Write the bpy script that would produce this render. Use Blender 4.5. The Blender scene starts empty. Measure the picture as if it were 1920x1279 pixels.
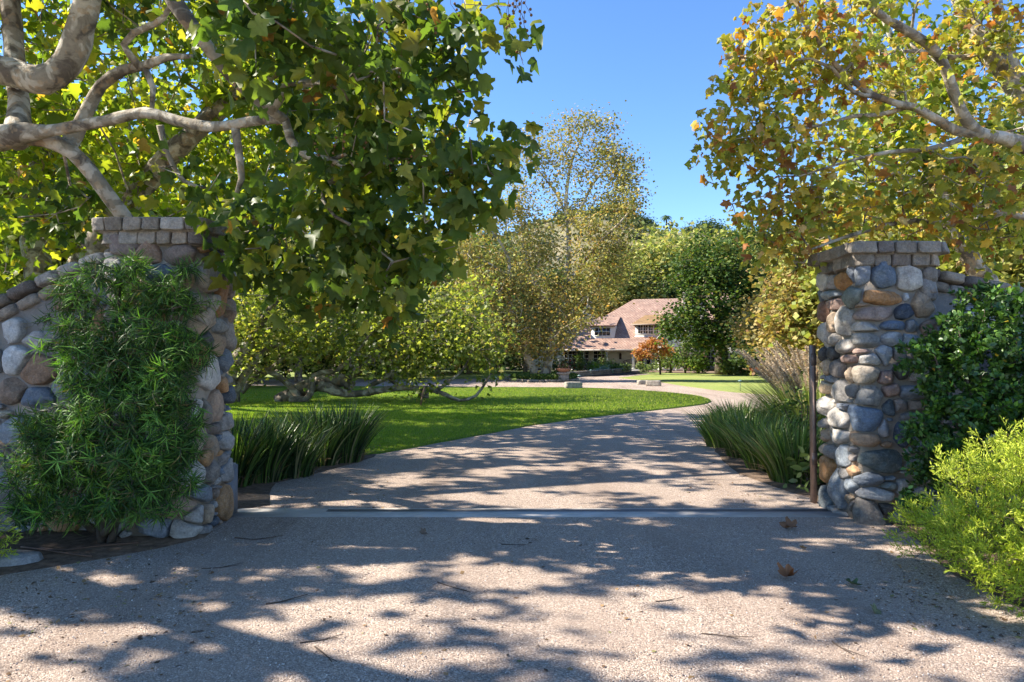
import bpy, math, random
import numpy as np
from mathutils import Vector, noise as mnoise

random.seed(7)
rng = np.random.default_rng(11)
PI = math.pi
sc = bpy.context.scene
col = sc.collection

# ------------------------------------------------------------------ camera, sky, sun, exposure
CAMZ = 1.6
PITCH = math.radians(1.27)
FPX = 1280.0
cam_d = bpy.data.cameras.new("camera")
cam_d.lens = 24.0
cam_d.sensor_width = 36.0
cam_d.clip_start = 0.05
cam_d.clip_end = 3000
cam = bpy.data.objects.new("camera", cam_d)
col.objects.link(cam)
cam.location = (0, 0, CAMZ)
cam.rotation_euler = (PI / 2 + PITCH, 0, 0)
sc.camera = cam

SUN_EL = math.radians(43)
SUN_AZ = math.radians(-84)            # measured from +Y towards +X
to_sun = Vector((math.sin(SUN_AZ) * math.cos(SUN_EL), math.cos(SUN_AZ) * math.cos(SUN_EL), math.sin(SUN_EL)))
world = bpy.data.worlds.new("World")
sc.world = world
world.use_nodes = True
wn = world.node_tree
bg = wn.nodes["Background"]
sky = wn.nodes.new("ShaderNodeTexSky")
sky.sky_type = 'NISHITA'
sky.sun_disc = False
sky.sun_elevation = SUN_EL
sky.sun_rotation = SUN_AZ
sky.air_density = 1.0
sky.dust_density = 0.0
sky.ozone_density = 3.0
sky.altitude = 1200
hs = wn.nodes.new("ShaderNodeHueSaturation")
hs.inputs["Saturation"].default_value = 1.16
hs.inputs["Hue"].default_value = 0.505
wn.links.new(sky.outputs[0], hs.inputs["Color"])
wn.links.new(hs.outputs[0], bg.inputs[0])
bg.inputs[1].default_value = 0.124
sun_d = bpy.data.lights.new("sun", 'SUN')
sun_d.energy = 5.0
sun_d.angle = math.radians(0.53)
sun_d.color = (1.0, 0.92, 0.80)
sun = bpy.data.objects.new("sun", sun_d)
col.objects.link(sun)
sun.rotation_euler = (-to_sun).to_track_quat('-Z', 'Y').to_euler()
sc.view_settings.view_transform = 'Standard'
sc.view_settings.look = 'None'
sc.view_settings.exposure = 1.38
sc.view_settings.gamma = 1.0
sc.cycles.max_bounces = 7
sc.cycles.diffuse_bounces = 4
sc.cycles.glossy_bounces = 2
sc.cycles.transmission_bounces = 3
sc.cycles.transparent_max_bounces = 4
sc.cycles.caustics_reflective = False
sc.cycles.caustics_refractive = False


# ------------------------------------------------------------------ helpers
def ray(px, py):
    x = (px - 960) / FPX
    z = -(py - 639.5) / FPX
    c, s = math.cos(PITCH), math.sin(PITCH)
    return np.array([x, c - z * s, s + z * c])


def W(px, py, Y):
    d = ray(px, py)
    return np.array([0, 0, CAMZ]) + d * (Y / d[1])


def G(px, py, z=0.0):
    d = ray(px, py)
    t = (z - CAMZ) / d[2]
    return np.array([0, 0, CAMZ]) + d * t


def project(P):
    P = np.atleast_2d(P)
    c, s = math.cos(PITCH), math.sin(PITCH)
    y = P[:, 1] * c + (P[:, 2] - CAMZ) * s
    z = -P[:, 1] * s + (P[:, 2] - CAMZ) * c
    yy = np.maximum(y, 0.01)
    return 960 + FPX * P[:, 0] / yy, 639.5 - FPX * z / yy, y


def in_frame(P, m=30):
    x, y, d = project(P)
    return (d > 0.2) & (x > -m) & (x < 1920 + m) & (y > -m) & (y < 1279 + m)


def tag(o, label=None, cat=None, group=None, kind=None):
    if label: o["label"] = label
    if cat: o["category"] = cat
    if group: o["group"] = group
    if kind: o["kind"] = kind
    return o


def empty(name, loc=(0, 0, 0), rz=0.0):
    o = bpy.data.objects.new(name, None)
    col.objects.link(o)
    o.location = loc
    o.rotation_euler = (0, 0, rz)
    return o


def copy_tree(o, parent=None):
    c = o.copy()
    col.objects.link(c)
    c.parent = parent
    for ch in list(o.children):
        copy_tree(ch, c)
    return c


def mesh_obj(name, V, F, mat, parent=None, colr=None, smooth=False):
    """V (n,3); F list of arrays of faces (m,3)/(m,4) or of python lists; colr (n,3)"""
    V = np.asarray(V, dtype=np.float32)
    me = bpy.data.meshes.new(name)
    loops, starts, tots, s = [], [], [], 0
    for f in F:
        f = np.asarray(f, dtype=np.int32)
        if f.size == 0: continue
        if f.ndim == 1: f = f[None]
        k = f.shape[1]
        loops.append(f.reshape(-1))
        starts.append(s + np.arange(len(f)) * k)
        tots.append(np.full(len(f), k))
        s += f.size
    loops = np.concatenate(loops).astype(np.int32)
    starts = np.concatenate(starts).astype(np.int32)
    tots = np.concatenate(tots).astype(np.int32)
    me.vertices.add(len(V))
    me.vertices.foreach_set("co", V.ravel())
    me.loops.add(len(loops))
    me.loops.foreach_set("vertex_index", loops)
    me.polygons.add(len(starts))
    me.polygons.foreach_set("loop_start", starts)
    me.polygons.foreach_set("loop_total", tots)
    if smooth:
        me.polygons.foreach_set("use_smooth", np.ones(len(starts), dtype=bool))
    if colr is not None:
        at = me.attributes.new("Col", 'FLOAT_COLOR', 'POINT')
        c4 = np.ones((len(V), 4), dtype=np.float32)
        c4[:, :3] = colr
        at.data.foreach_set("color", c4.ravel())
    me.update(calc_edges=True)
    me.validate()
    o = bpy.data.objects.new(name, me)
    col.objects.link(o)
    if mat is not None: me.materials.append(mat)
    if parent is not None: o.parent = parent
    return o


class MB:
    def __init__(s):
        s.V, s.F, s.C, s.n = [], [], [], 0

    def add(s, V, F, c=(1, 1, 1)):
        V = np.asarray(V, dtype=np.float32).reshape(-1, 3)
        for f in F:
            f = np.asarray(f, dtype=np.int64)
            if f.size: s.F.append(f + s.n)
        s.V.append(V)
        c = np.asarray(c, dtype=np.float32)
        s.C.append(np.broadcast_to(c, (len(V), 3)) if c.ndim == 1 else c)
        s.n += len(V)
        return s

    def box(s, lo, hi, c=(1, 1, 1), T=None):
        x0, y0, z0 = lo; x1, y1, z1 = hi
        V = np.array([[x0, y0, z0], [x1, y0, z0], [x1, y1, z0], [x0, y1, z0], [x0, y0, z1], [x1, y0, z1], [x1, y1, z1], [x0, y1, z1]], float)
        if T is not None: V = T(V)
        return s.add(V, [[[0, 3, 2, 1], [4, 5, 6, 7], [0, 1, 5, 4], [1, 2, 6, 5], [2, 3, 7, 6], [3, 0, 4, 7]]], c)

    def build(s, name, mat, parent=None, smooth=False):
        return mesh_obj(name, np.concatenate(s.V), s.F, mat, parent, np.concatenate(s.C), smooth)


def norm(a):
    return a / np.maximum(np.linalg.norm(a, axis=-1, keepdims=True), 1e-9)


def scatter(mb, tv, tf, pos, axis, nrm, size, cols, width=None):
    """instances of template tv (local x right, y along, z normal)"""
    n, k = len(pos), len(tv)
    if n == 0: return
    Yv = norm(axis)
    Zv = norm(nrm - (nrm * Yv).sum(1, keepdims=True) * Yv)
    Xv = np.cross(Yv, Zv)
    size = np.broadcast_to(np.asarray(size, float), (n,))
    width = size if width is None else np.broadcast_to(np.asarray(width, float), (n,))
    V = (pos[:, None, :] + Xv[:, None, :] * (tv[None, :, 0:1] * width[:, None, None]) + Yv[:, None, :] * (tv[None, :, 1:2] * size[:, None, None])
         + Zv[:, None, :] * (tv[None, :, 2:3] * size[:, None, None]))
    off = (np.arange(n) * k)[:, None, None]
    Fs = [(np.asarray(f)[None] + off).reshape(-1, np.asarray(f).shape[1]) for f in tf]
    mb.add(V.reshape(-1, 3), Fs, np.repeat(cols, k, axis=0))


def pick(n, palette, jit=0.18):
    w = np.array([p[0] for p in palette], float); w /= w.sum()
    idx = rng.choice(len(palette), n, p=w)
    c = np.array([p[1] for p in palette], float)[idx]
    return c * (1 + rng.normal(0, jit, (n, 1))).clip(0.5, 1.6)


# leaf templates
def syc_leaf():
    half = [(0.13, -0.07), (0.40, -0.02), (0.44, 0.10), (0.33, 0.25), (0.58, 0.50), (0.52, 0.62), (0.29, 0.60), (0.22, 0.74), (0.10, 0.90)]
    pts = [(0, 0.03)] + half + [(0, 1.0)] + [(-x, y) for x, y in reversed(half)]
    V = [(0, 0.33, 0.0)] + [(x, y, -0.28 * abs(x) - 0.22 * y * y + 0.03) for x, y in pts]
    n = len(pts)
    return np.array(V), [np.array([[0, 1 + i, 1 + (i + 1) % n] for i in range(n)])]


def syc_leaf_low():
    pts = [(0, 0), (0.46, 0.06), (0.34, 0.3), (0.52, 0.6), (0.24, 0.64), (0, 1), (-0.24, 0.64), (-0.52, 0.6), (-0.34, 0.3), (-0.46, 0.06)]
    V = [(x, y, -0.3 * abs(x) - 0.15 * y * y) for x, y in pts]
    return np.array(V), [np.array([[0, 1, 2], [0, 8, 9], [2, 3, 4], [6, 7, 8], [4, 5, 6], [0, 2, 8]]), np.array([[2, 4, 6, 8]])]


def rhomb():
    return np.array([(0, 0, 0), (0.42, 0.45, -0.12), (0, 1, -0.1), (-0.42, 0.45, -0.12)]), [np.array([[0, 1, 2], [0, 2, 3]])]


def oval():
    return np.array([(0, 0, 0), (0.22, 0.25, .05), (0.25, 0.6, .05), (0, 1, -.08), (-0.25, 0.6, .05), (-0.22, 0.25, .05), (0, .5, 0)]), [
        np.array([[6, 0, 1], [6, 1, 2], [6, 2, 3], [6, 3, 4], [6, 4, 5], [6, 5, 0]])]


def strap():
    # narrow drooping leaf, width normalised to 1
    V, F = [], []
    for i, (y, w) in enumerate([(0, .5), (.35, 1), (.7, .8), (1, 0.05)]):
        z = -0.35 * y * y
        V += [(-w / 2, y, z), (w / 2, y, z)]
    F = [[2 * i, 2 * i + 1, 2 * i + 3, 2 * i + 2] for i in range(3)]
    return np.array(V), [np.array(F)]


def bent(t, fold, droop, twist):
    V, F = t; V = V.copy()
    V[:, 2] = -fold * np.abs(V[:, 0]) - droop * V[:, 1] ** 2 + twist * V[:, 0] * V[:, 1] + .05 * np.sin(V[:, 0] * 9 + V[:, 1] * 7)
    V[:, 0] *= 1 - .25 * abs(fold)
    return V, F


_L, _LL = syc_leaf(), syc_leaf_low()
LEAVES = [bent(_L, .25, .2, .1), bent(_L, .7, .35, -.3), bent(_L, -.35, .5, .4), bent(_L, .5, -.1, .5), bent(_L, .9, .6, .2)]
LEAVESLO = [bent(_LL, .3, .2, .1), bent(_LL, .8, .4, -.3), bent(_LL, -.3, .5, .4)]
LEAF, LEAFLO, RHOMB, OVAL, STRAP = syc_leaf(), syc_leaf_low(), rhomb(), oval(), strap()
DROOP = (STRAP[0] * [1, 1, 1.9], STRAP[1])


# ------------------------------------------------------------------ materials
def new_mat(name):
    m = bpy.data.materials.new(name)
    m.use_nodes = True
    nt = m.node_tree
    nt.nodes.clear()
    return m, nt, nt.nodes, nt.links


def nd(N, t, **kw):
    n = N.new(t)
    for k, v in kw.items():
        if k.startswith("_"): setattr(n, k[1:], v)
        else: n.inputs[k.replace("_", " ")].default_value = v
    return n


def ramp(N, stops, interp='LINEAR'):
    r = N.new("ShaderNodeValToRGB")
    r.color_ramp.interpolation = interp
    e = r.color_ramp.elements
    while len(e) < len(stops): e.new(0.5)
    for k, (p, c) in enumerate(stops):
        e[k].position = p
        e[k].color = (c[0], c[1], c[2], 1)
    return r


def mixc(N, L, f, a, b, mode='MIX'):
    m = N.new("ShaderNodeMix")
    m.data_type = 'RGBA'
    m.blend_type = mode
    for i, v in ((0, f), (6, a), (7, b)):
        if hasattr(v, "is_linked") or hasattr(v, "links"): L.new(v, m.inputs[i])
        elif i == 0: m.inputs[0].default_value = v
        else: m.inputs[i].default_value = (*v, 1)
    return m.outputs[2]


def leaf_mat(name, trans=0.38, rough=0.45, spec=0.35, tint=(1.5, 1.5, 0.55)):
    m, nt, N, L = new_mat(name)
    at = N.new("ShaderNodeAttribute"); at.attribute_name = "Col"
    geo = N.new("ShaderNodeNewGeometry")
    under = mixc(N, L, 1.0, at.outputs[0], (1.25, 1.2, 1.25), 'MULTIPLY')
    c0 = mixc(N, L, geo.outputs["Backfacing"], at.outputs[0], under)
    if "sycamore" in name or "autumn" in name:
        tcl = N.new("ShaderNodeTexCoord"); nz = nd(N, "ShaderNodeTexNoise", Scale=38.0, Detail=4.0, Roughness=.7); L.new(tcl.outputs["Object"], nz.inputs[0])
        rz = ramp(N, [(.32, (.55, .45, .4)), (.42, (.92, .92, .92)), (.6, (1.05, 1.05, 1.05)), (.7, (1.35, 1.25, 1.1))]); L.new(nz.outputs[0], rz.inputs[0])
        c0 = mixc(N, L, 1.0, c0, rz.outputs[0], 'MULTIPLY')
    p = nd(N, "ShaderNodeBsdfPrincipled", Roughness=rough)
    p.inputs["Specular IOR Level"].default_value = spec
    L.new(c0, p.inputs["Base Color"])
    tr = N.new("ShaderNodeBsdfTranslucent")
    L.new(mixc(N, L, 1.0, at.outputs[0], tint, 'MULTIPLY'), tr.inputs[0])
    mx = N.new("ShaderNodeMixShader"); mx.inputs[0].default_value = trans
    L.new(p.outputs[0], mx.inputs[1]); L.new(tr.outputs[0], mx.inputs[2])
    o = N.new("ShaderNodeOutputMaterial"); L.new(mx.outputs[0], o.inputs[0])
    return m


def col_mat(name, rough=0.8, bump=0.3, bscale=40, var=0.25, vscale=6, spec=0.3, dist=0.02, metal=0.0, detail=6):
    m, nt, N, L = new_mat(name)
    at = N.new("ShaderNodeAttribute"); at.attribute_name = "Col"
    tc = N.new("ShaderNodeTexCoord")
    n1 = nd(N, "ShaderNodeTexNoise", Scale=vscale, Detail=detail, Roughness=0.65)
    n2 = nd(N, "ShaderNodeTexNoise", Scale=bscale, Detail=5.0, Roughness=0.6)
    L.new(tc.outputs["Object"], n1.inputs[0]); L.new(tc.outputs["Object"], n2.inputs[0])
    r = ramp(N, [(0.3, (1 - var,) * 3), (0.7, (1 + var,) * 3)])
    L.new(n1.outputs[0], r.inputs[0])
    c = mixc(N, L, 1.0, at.outputs[0], r.outputs[0], 'MULTIPLY')
    p = nd(N, "ShaderNodeBsdfPrincipled", Roughness=rough, Metallic=metal)
    p.inputs["Specular IOR Level"].default_value = spec
    L.new(c, p.inputs["Base Color"])
    b = nd(N, "ShaderNodeBump", Strength=bump, Distance=dist)
    L.new(n2.outputs[0], b.inputs["Height"]); L.new(b.outputs[0], p.inputs["Normal"])
    o = N.new("ShaderNodeOutputMaterial"); L.new(p.outputs[0], o.inputs[0])
    return m


def stone_mat():
    m, nt, N, L = new_mat("fieldstone")
    at = N.new("ShaderNodeAttribute"); at.attribute_name = "Col"
    tc = N.new("ShaderNodeTexCoord")
    n1 = nd(N, "ShaderNodeTexNoise", Scale=9.0, Detail=8.0, Roughness=0.7, Distortion=0.6)
    n2 = nd(N, "ShaderNodeTexNoise", Scale=55.0, Detail=8.0, Roughness=0.75)
    n3 = nd(N, "ShaderNodeTexNoise", Scale=5.0, Detail=5.0, Roughness=0.6, Distortion=2.5)
    for n in (n1, n2, n3): L.new(tc.outputs["Object"], n.inputs[0])
    r1 = ramp(N, [(0.3, (.5, .48, .47)), (0.45, (.9, .9, .9)), (0.55, (1.05, 1.05, 1.05)), (0.72, (1.5, 1.46, 1.4))])
    L.new(n1.outputs[0], r1.inputs[0])
    r2 = ramp(N, [(0.35, (.7, .7, .72)), (0.65, (1.25, 1.22, 1.2))])
    L.new(n2.outputs[0], r2.inputs[0])
    r3 = ramp(N, [(0.485, (0, 0, 0)), (0.5, (1, 1, 1)), (0.515, (0, 0, 0))])
    L.new(n3.outputs[0], r3.inputs[0])
    c = mixc(N, L, 1.0, at.outputs[0], r1.outputs[0], 'MULTIPLY')
    c = mixc(N, L, 1.0, c, r2.outputs[0], 'MULTIPLY')
    vf = nd(N, "ShaderNodeMath", _operation='MULTIPLY'); L.new(r3.outputs[0], vf.inputs[0]); vf.inputs[1].default_value = 0.3
    c = mixc(N, L, vf.outputs[0], c, (.55, .54, .5))
    c = mixc(N, L, 1.0, c, (.82, .80, .78), 'MULTIPLY')
    p = nd(N, "ShaderNodeBsdfPrincipled", Roughness=0.72)
    p.inputs["Specular IOR Level"].default_value = 0.3
    L.new(c, p.inputs["Base Color"])
    n4 = nd(N, "ShaderNodeTexNoise", Scale=18.0, Detail=8.0, Roughness=0.7, Distortion=0.4); L.new(tc.outputs["Object"], n4.inputs[0])
    b = nd(N, "ShaderNodeBump", Strength=0.85, Distance=0.02)
    L.new(n4.outputs[0], b.inputs["Height"]); L.new(b.outputs[0], p.inputs["Normal"])
    o = N.new("ShaderNodeOutputMaterial"); L.new(p.outputs[0], o.inputs[0])
    return m


def bark_mat(name, pale=(.5, .45, .37), mid=(.3, .26, .2), dark=(.14, .115, .09), scale=5.0, cover=0.5):
    m, nt, N, L = new_mat(name)
    tc = N.new("ShaderNodeTexCoord")
    v = nd(N, "ShaderNodeTexNoise", Scale=scale, Detail=3.0, Roughness=0.5, Distortion=0.7)
    n = nd(N, "ShaderNodeTexNoise", Scale=scale * 2.7, Detail=7.0, Roughness=0.7)
    n0 = nd(N, "ShaderNodeTexNoise", Scale=scale * 1.9, Detail=2.0)
    L.new(tc.outputs["Object"], v.inputs[0]); L.new(tc.outputs["Object"], n.inputs[0]); L.new(tc.outputs["Object"], n0.inputs[0])
    r = ramp(N, [(cover - .1, dark), (cover - .03, mid), (cover + .03, mid), (cover + .06, pale), (cover + .3, tuple(min(1, x * 1.25) for x in pale))])
    L.new(v.outputs[0], r.inputs[0])
    rr = ramp(N, [(0.57, (0, 0, 0)), (0.62, (1, 1, 1))]); L.new(n0.outputs[0], rr.inputs[0])
    ff = nd(N, "ShaderNodeMath", _operation='MULTIPLY'); L.new(rr.outputs[0], ff.inputs[0]); ff.inputs[1].default_value = .6
    c = mixc(N, L, ff.outputs[0], r.outputs[0], (mid[0] * 1.35, mid[1] * 1.1, mid[2] * .85))
    r2 = ramp(N, [(0.3, (.75, .75, .75)), (0.7, (1.2, 1.2, 1.2))]); L.new(n.outputs[0], r2.inputs[0])
    c = mixc(N, L, 1.0, c, r2.outputs[0], 'MULTIPLY')
    p = nd(N, "ShaderNodeBsdfPrincipled", Roughness=0.8); L.new(c, p.inputs["Base Color"])
    p.inputs["Specular IOR Level"].default_value = 0.25
    b = nd(N, "ShaderNodeBump", Strength=0.7, Distance=0.03)
    ad = nd(N, "ShaderNodeMath", _operation='ADD'); L.new(n.outputs[0], ad.inputs[0]); L.new(v.outputs[0], ad.inputs[1])
    L.new(ad.outputs[0], b.inputs["Height"]); L.new(b.outputs[0], p.inputs["Normal"])
    o = N.new("ShaderNodeOutputMaterial"); L.new(p.outputs[0], o.inputs[0])
    return m


def gravel_mat():
    m, nt, N, L = new_mat("driveway_gravel")
    tc = N.new("ShaderNodeTexCoord")
    vo = nd(N, "ShaderNodeTexVoronoi", Scale=125.0, Randomness=1.0); L.new(tc.outputs["Object"], vo.inputs[0])
    v2 = nd(N, "ShaderNodeTexVoronoi", Scale=38.0, Randomness=1.0); L.new(tc.outputs["Object"], v2.inputs[0])
    sp = N.new("ShaderNodeSeparateColor"); L.new(vo.outputs["Color"], sp.inputs[0])
    rc = ramp(N, [(0.0, (.13, .105, .09)), (0.2, (.25, .19, .155)), (0.45, (.37, .285, .225)), (0.7, (.47, .37, .295)), (0.9, (.60, .49, .405)), (1.0, (.74, .65, .56))])
    L.new(sp.outputs[0], rc.inputs[0])
    n1 = nd(N, "ShaderNodeTexNoise", Scale=0.7, Detail=9.0, Roughness=0.68); L.new(tc.outputs["Object"], n1.inputs[0])
    # packed fines between the chips, worn patches where fines cover the chips
    fines = ramp(N, [(0.3, (.31, .235, .185)), (0.7, (.44, .345, .275))])
    n2 = nd(N, "ShaderNodeTexNoise", Scale=210.0, Detail=3.0, Roughness=0.7); L.new(tc.outputs["Object"], n2.inputs[0])
    L.new(n2.outputs[0], fines.inputs[0])
    rf = ramp(N, [(0.40, (.08, .08, .08)), (0.62, (.6, .6, .6))]); L.new(n1.outputs[0], rf.inputs[0])
    c = mixc(N, L, rf.outputs[0], rc.outputs[0], fines.outputs[0])
    # broad tonal drift and wheel-worn streaks along the drive
    mp = N.new("ShaderNodeMapping"); mp.inputs["Scale"].default_value = (1.1, 0.16, 1); L.new(tc.outputs["Object"], mp.inputs[0])
    n3 = nd(N, "ShaderNodeTexNoise", Scale=1.0, Detail=6.0, Roughness=0.6); L.new(mp.outputs[0], n3.inputs[0])
    r3 = ramp(N, [(0.28, (.68, .64, .61)), (0.45, (.95, .94, .93)), (0.6, (1.06, 1.06, 1.05)), (0.75, (1.24, 1.21, 1.18))]); L.new(n3.outputs[0], r3.inputs[0])
    c = mixc(N, L, 1.0, c, r3.outputs[0], 'MULTIPLY')
    p = nd(N, "ShaderNodeBsdfPrincipled", Roughness=0.85); L.new(c, p.inputs["Base Color"])
    p.inputs["Specular IOR Level"].default_value = 0.25
    inv = nd(N, "ShaderNodeMath", _operation='SUBTRACT'); inv.inputs[0].default_value = 1.0; L.new(vo.outputs["Distance"], inv.inputs[1])
    a2 = nd(N, "ShaderNodeMath", _operation='ADD'); L.new(inv.outputs[0], a2.inputs[0]); L.new(sp.outputs[1], a2.inputs[1])
    a3 = nd(N, "ShaderNodeMath", _operation='MULTIPLY_ADD'); L.new(n1.outputs[0], a3.inputs[0]); a3.inputs[1].default_value = 3.0; L.new(a2.outputs[0], a3.inputs[2])
    b = nd(N, "ShaderNodeBump", Strength=0.75, Distance=0.008)
    L.new(a3.outputs[0], b.inputs["Height"]); L.new(b.outputs[0], p.inputs["Normal"])
    o = N.new("ShaderNodeOutputMaterial"); L.new(p.outputs[0], o.inputs[0])
    return m


def noise_mat(name, stops, scale, bump=0.4, bscale=60, rough=0.9, detail=8, dist=0.02, stops2=None, scale2=0.4):
    m, nt, N, L = new_mat(name)
    tc = N.new("ShaderNodeTexCoord")
    n1 = nd(N, "ShaderNodeTexNoise", Scale=scale, Detail=float(detail), Roughness=0.7); L.new(tc.outputs["Object"], n1.inputs[0])
    r = ramp(N, stops); L.new(n1.outputs[0], r.inputs[0])
    c = r.outputs[0]
    if stops2:
        n3 = nd(N, "ShaderNodeTexNoise", Scale=scale2, Detail=6.0, Roughness=0.6); L.new(tc.outputs["Object"], n3.inputs[0])
        r3 = ramp(N, stops2); L.new(n3.outputs[0], r3.inputs[0])
        c = mixc(N, L, 1.0, c, r3.outputs[0], 'MULTIPLY')
    n2 = nd(N, "ShaderNodeTexNoise", Scale=float(bscale), Detail=5.0, Roughness=0.7); L.new(tc.outputs["Object"], n2.inputs[0])
    p = nd(N, "ShaderNodeBsdfPrincipled", Roughness=rough); L.new(c, p.inputs["Base Color"])
    p.inputs["Specular IOR Level"].default_value = 0.2
    b = nd(N, "ShaderNodeBump", Strength=bump, Distance=dist); L.new(n2.outputs[0], b.inputs["Height"]); L.new(b.outputs[0], p.inputs["Normal"])
    o = N.new("ShaderNodeOutputMaterial"); L.new(p.outputs[0], o.inputs[0])
    return m


def roof_mat():
    m, nt, N, L = new_mat("clay_shingle")
    tc = N.new("ShaderNodeTexCoord")
    br = N.new("ShaderNodeTexBrick")
    br.inputs["Scale"].default_value = 1.0
    br.inputs["Brick Width"].default_value = 0.34
    br.inputs["Row Height"].default_value = 0.25
    br.inputs["Mortar Size"].default_value = 0.022
    br.inputs["Color1"].default_value = (.41, .285, .215, 1)
    br.inputs["Color2"].default_value = (.31, .20, .15, 1)
    br.inputs["Mortar"].default_value = (.17, .085, .07, 1)
    L.new(tc.outputs["UV"], br.inputs[0])
    n = nd(N, "ShaderNodeTexNoise", Scale=1.2, Detail=6.0); L.new(tc.outputs["UV"], n.inputs[0])
    r = ramp(N, [(.3, (.8, .8, .8)), (.7, (1.2, 1.18, 1.15))]); L.new(n.outputs[0], r.inputs[0])
    at = N.new("ShaderNodeAttribute"); at.attribute_name = "Col"
    c = mixc(N, L, 1.0, br.outputs[0], r.outputs[0], 'MULTIPLY')
    c = mixc(N, L, 1.0, c, at.outputs[0], 'MULTIPLY')
    p = nd(N, "ShaderNodeBsdfPrincipled", Roughness=0.85); L.new(c, p.inputs["Base Color"])
    b = nd(N, "ShaderNodeBump", Strength=0.8, Distance=0.05); L.new(br.outputs["Fac"], b.inputs["Height"]); b.invert = True
    L.new(b.outputs[0], p.inputs["Normal"])
    o = N.new("ShaderNodeOutputMaterial"); L.new(p.outputs[0], o.inputs[0])
    return m


M_LEAF = leaf_mat("sycamore_leaf", 0.54, tint=(1.6, 1.6, .55))
M_AUTUMN = leaf_mat("autumn_leaf", 0.46, tint=(1.6, 1.45, .6))
M_GLOSSY = leaf_mat("glossy_leaf", 0.18, 0.38, 0.5, (1.3, 1.5, .5))
M_FAR = leaf_mat("far_leaf", 0.33, 0.65, 0.25, (1.3, 1.35, .7))
M_NEEDLE = leaf_mat("needle_leaf", 0.28, 0.5, 0.3, (1.4, 1.5, .5))
M_TURF = leaf_mat("turf_blade", 0.4, 0.9, 0.05, (1.5, 1.7, .4))
M_BLADE = leaf_mat("blade_leaf", 0.3, 0.4, 0.4, (1.4, 1.6, .5))
M_DRY = leaf_mat("dry_leaf", 0.2, 0.7, 0.2, (1.2, 1.1, .8))
M_STONE = stone_mat()
M_MORTAR = col_mat("mortar", 0.95, 0.8, 70, 0.2, 5, 0.15, 0.015)
M_BARK = bark_mat("sycamore_bark")
M_BARKG = bark_mat("grey_sycamore_bark", (.36, .31, .25), (.20, .165, .13), (.10, .08, .065), 3.0, .5)
M_BARKW = bark_mat("white_bark", (.50, .45, .37), (.32, .28, .22), (.17, .14, .11), 1.6, .44)
M_BARKD = bark_mat("dark_bark", (.13, .105, .08), (.09, .07, .055), (.05, .04, .03), 3.0)
M_GRAVEL = gravel_mat()
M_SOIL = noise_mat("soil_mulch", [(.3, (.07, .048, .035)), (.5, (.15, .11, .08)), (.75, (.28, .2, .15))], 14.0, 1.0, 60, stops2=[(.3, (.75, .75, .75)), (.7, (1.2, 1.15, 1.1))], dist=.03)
M_GROUND = noise_mat("ground_soil", [(.3, (.1, .08, .05)), (.6, (.2, .16, .1)), (.8, (.26, .21, .14))], 1.2, .6, 30)
M_LAWN = noise_mat("lawn_grass", [(.35, (.09, .17, .012)), (.52, (.19, .31, .025)), (.66, (.32, .42, .055))], 22.0, 1.0, 60, 0.75, 12, 0.05,
                   [(.3, (.75, .8, .75)), (.5, (1., 1., 1.)), (.68, (1.6, 1.2, 1.2))], 0.8)
M_LAWNDRY = noise_mat("far_lawn_grass", [(.3, (.13, .17, .045)), (.55, (.2, .24, .07)), (.8, (.3, .31, .12))], 14.0, 0.8, 60, 0.8, 8, 0.04,
                      [(.3, (.8, .9, .8)), (.7, (1.25, 1.1, 1.1))], 0.25)
M_CONC = col_mat("concrete", 0.85, 0.35, 80, 0.2, 3, .25, .006)
M_STEEL = col_mat("rusty_steel", 0.5, 0.3, 60, 0.3, 8, .4, .004, .6)
M_PAINT = col_mat("painted_plaster", 0.7, 0.15, 30, 0.05, 2, .3, .005)
M_WOOD = col_mat("weathered_wood", 0.8, 0.5, 50, 0.3, 10, .2, .006)
M_ROOF = roof_mat()
M_HILL = noise_mat("hill_dry_grass", [(.3, (.09, .1, .05)), (.5, (.2, .175, .1)), (.75, (.36, .3, .18))], 0.05, .5, 0.6, .95, 8, .5)
gm, nt_, N_, L_ = new_mat("window_glass")
p_ = nd(N_, "ShaderNodeBsdfPrincipled", Roughness=0.05); p_.inputs["Base Color"].default_value = (.02, .025, .03, 1); p_.inputs["Specular IOR Level"].default_value = .8
o_ = N_.new("ShaderNodeOutputMaterial"); L_.new(p_.outputs[0], o_.inputs[0])
M_GLASS = gm


# ------------------------------------------------------------------ tubes and growth
def catmull(P, R, step):
    P = np.asarray(P, float); R = np.asarray(R, float)
    out, ro = [], []
    Q = np.vstack([2 * P[0] - P[1], P, 2 * P[-1] - P[-2]])
    for i in range(len(P) - 1):
        p0, p1, p2, p3 = Q[i], Q[i + 1], Q[i + 2], Q[i + 3]
        n = max(1, int(np.linalg.norm(p2 - p1) / step))
        for k in range(n):
            t = k / n
            out.append(0.5 * (2 * p1 + (p2 - p0) * t + (2 * p0 - 5 * p1 + 4 * p2 - p3) * t * t + (-p0 + 3 * p1 - 3 * p2 + p3) * t ** 3))
            ro.append(R[i] * (1 - t) + R[i + 1] * t)
    out.append(P[-1]); ro.append(R[-1])
    return np.array(out), np.array(ro)


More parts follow.
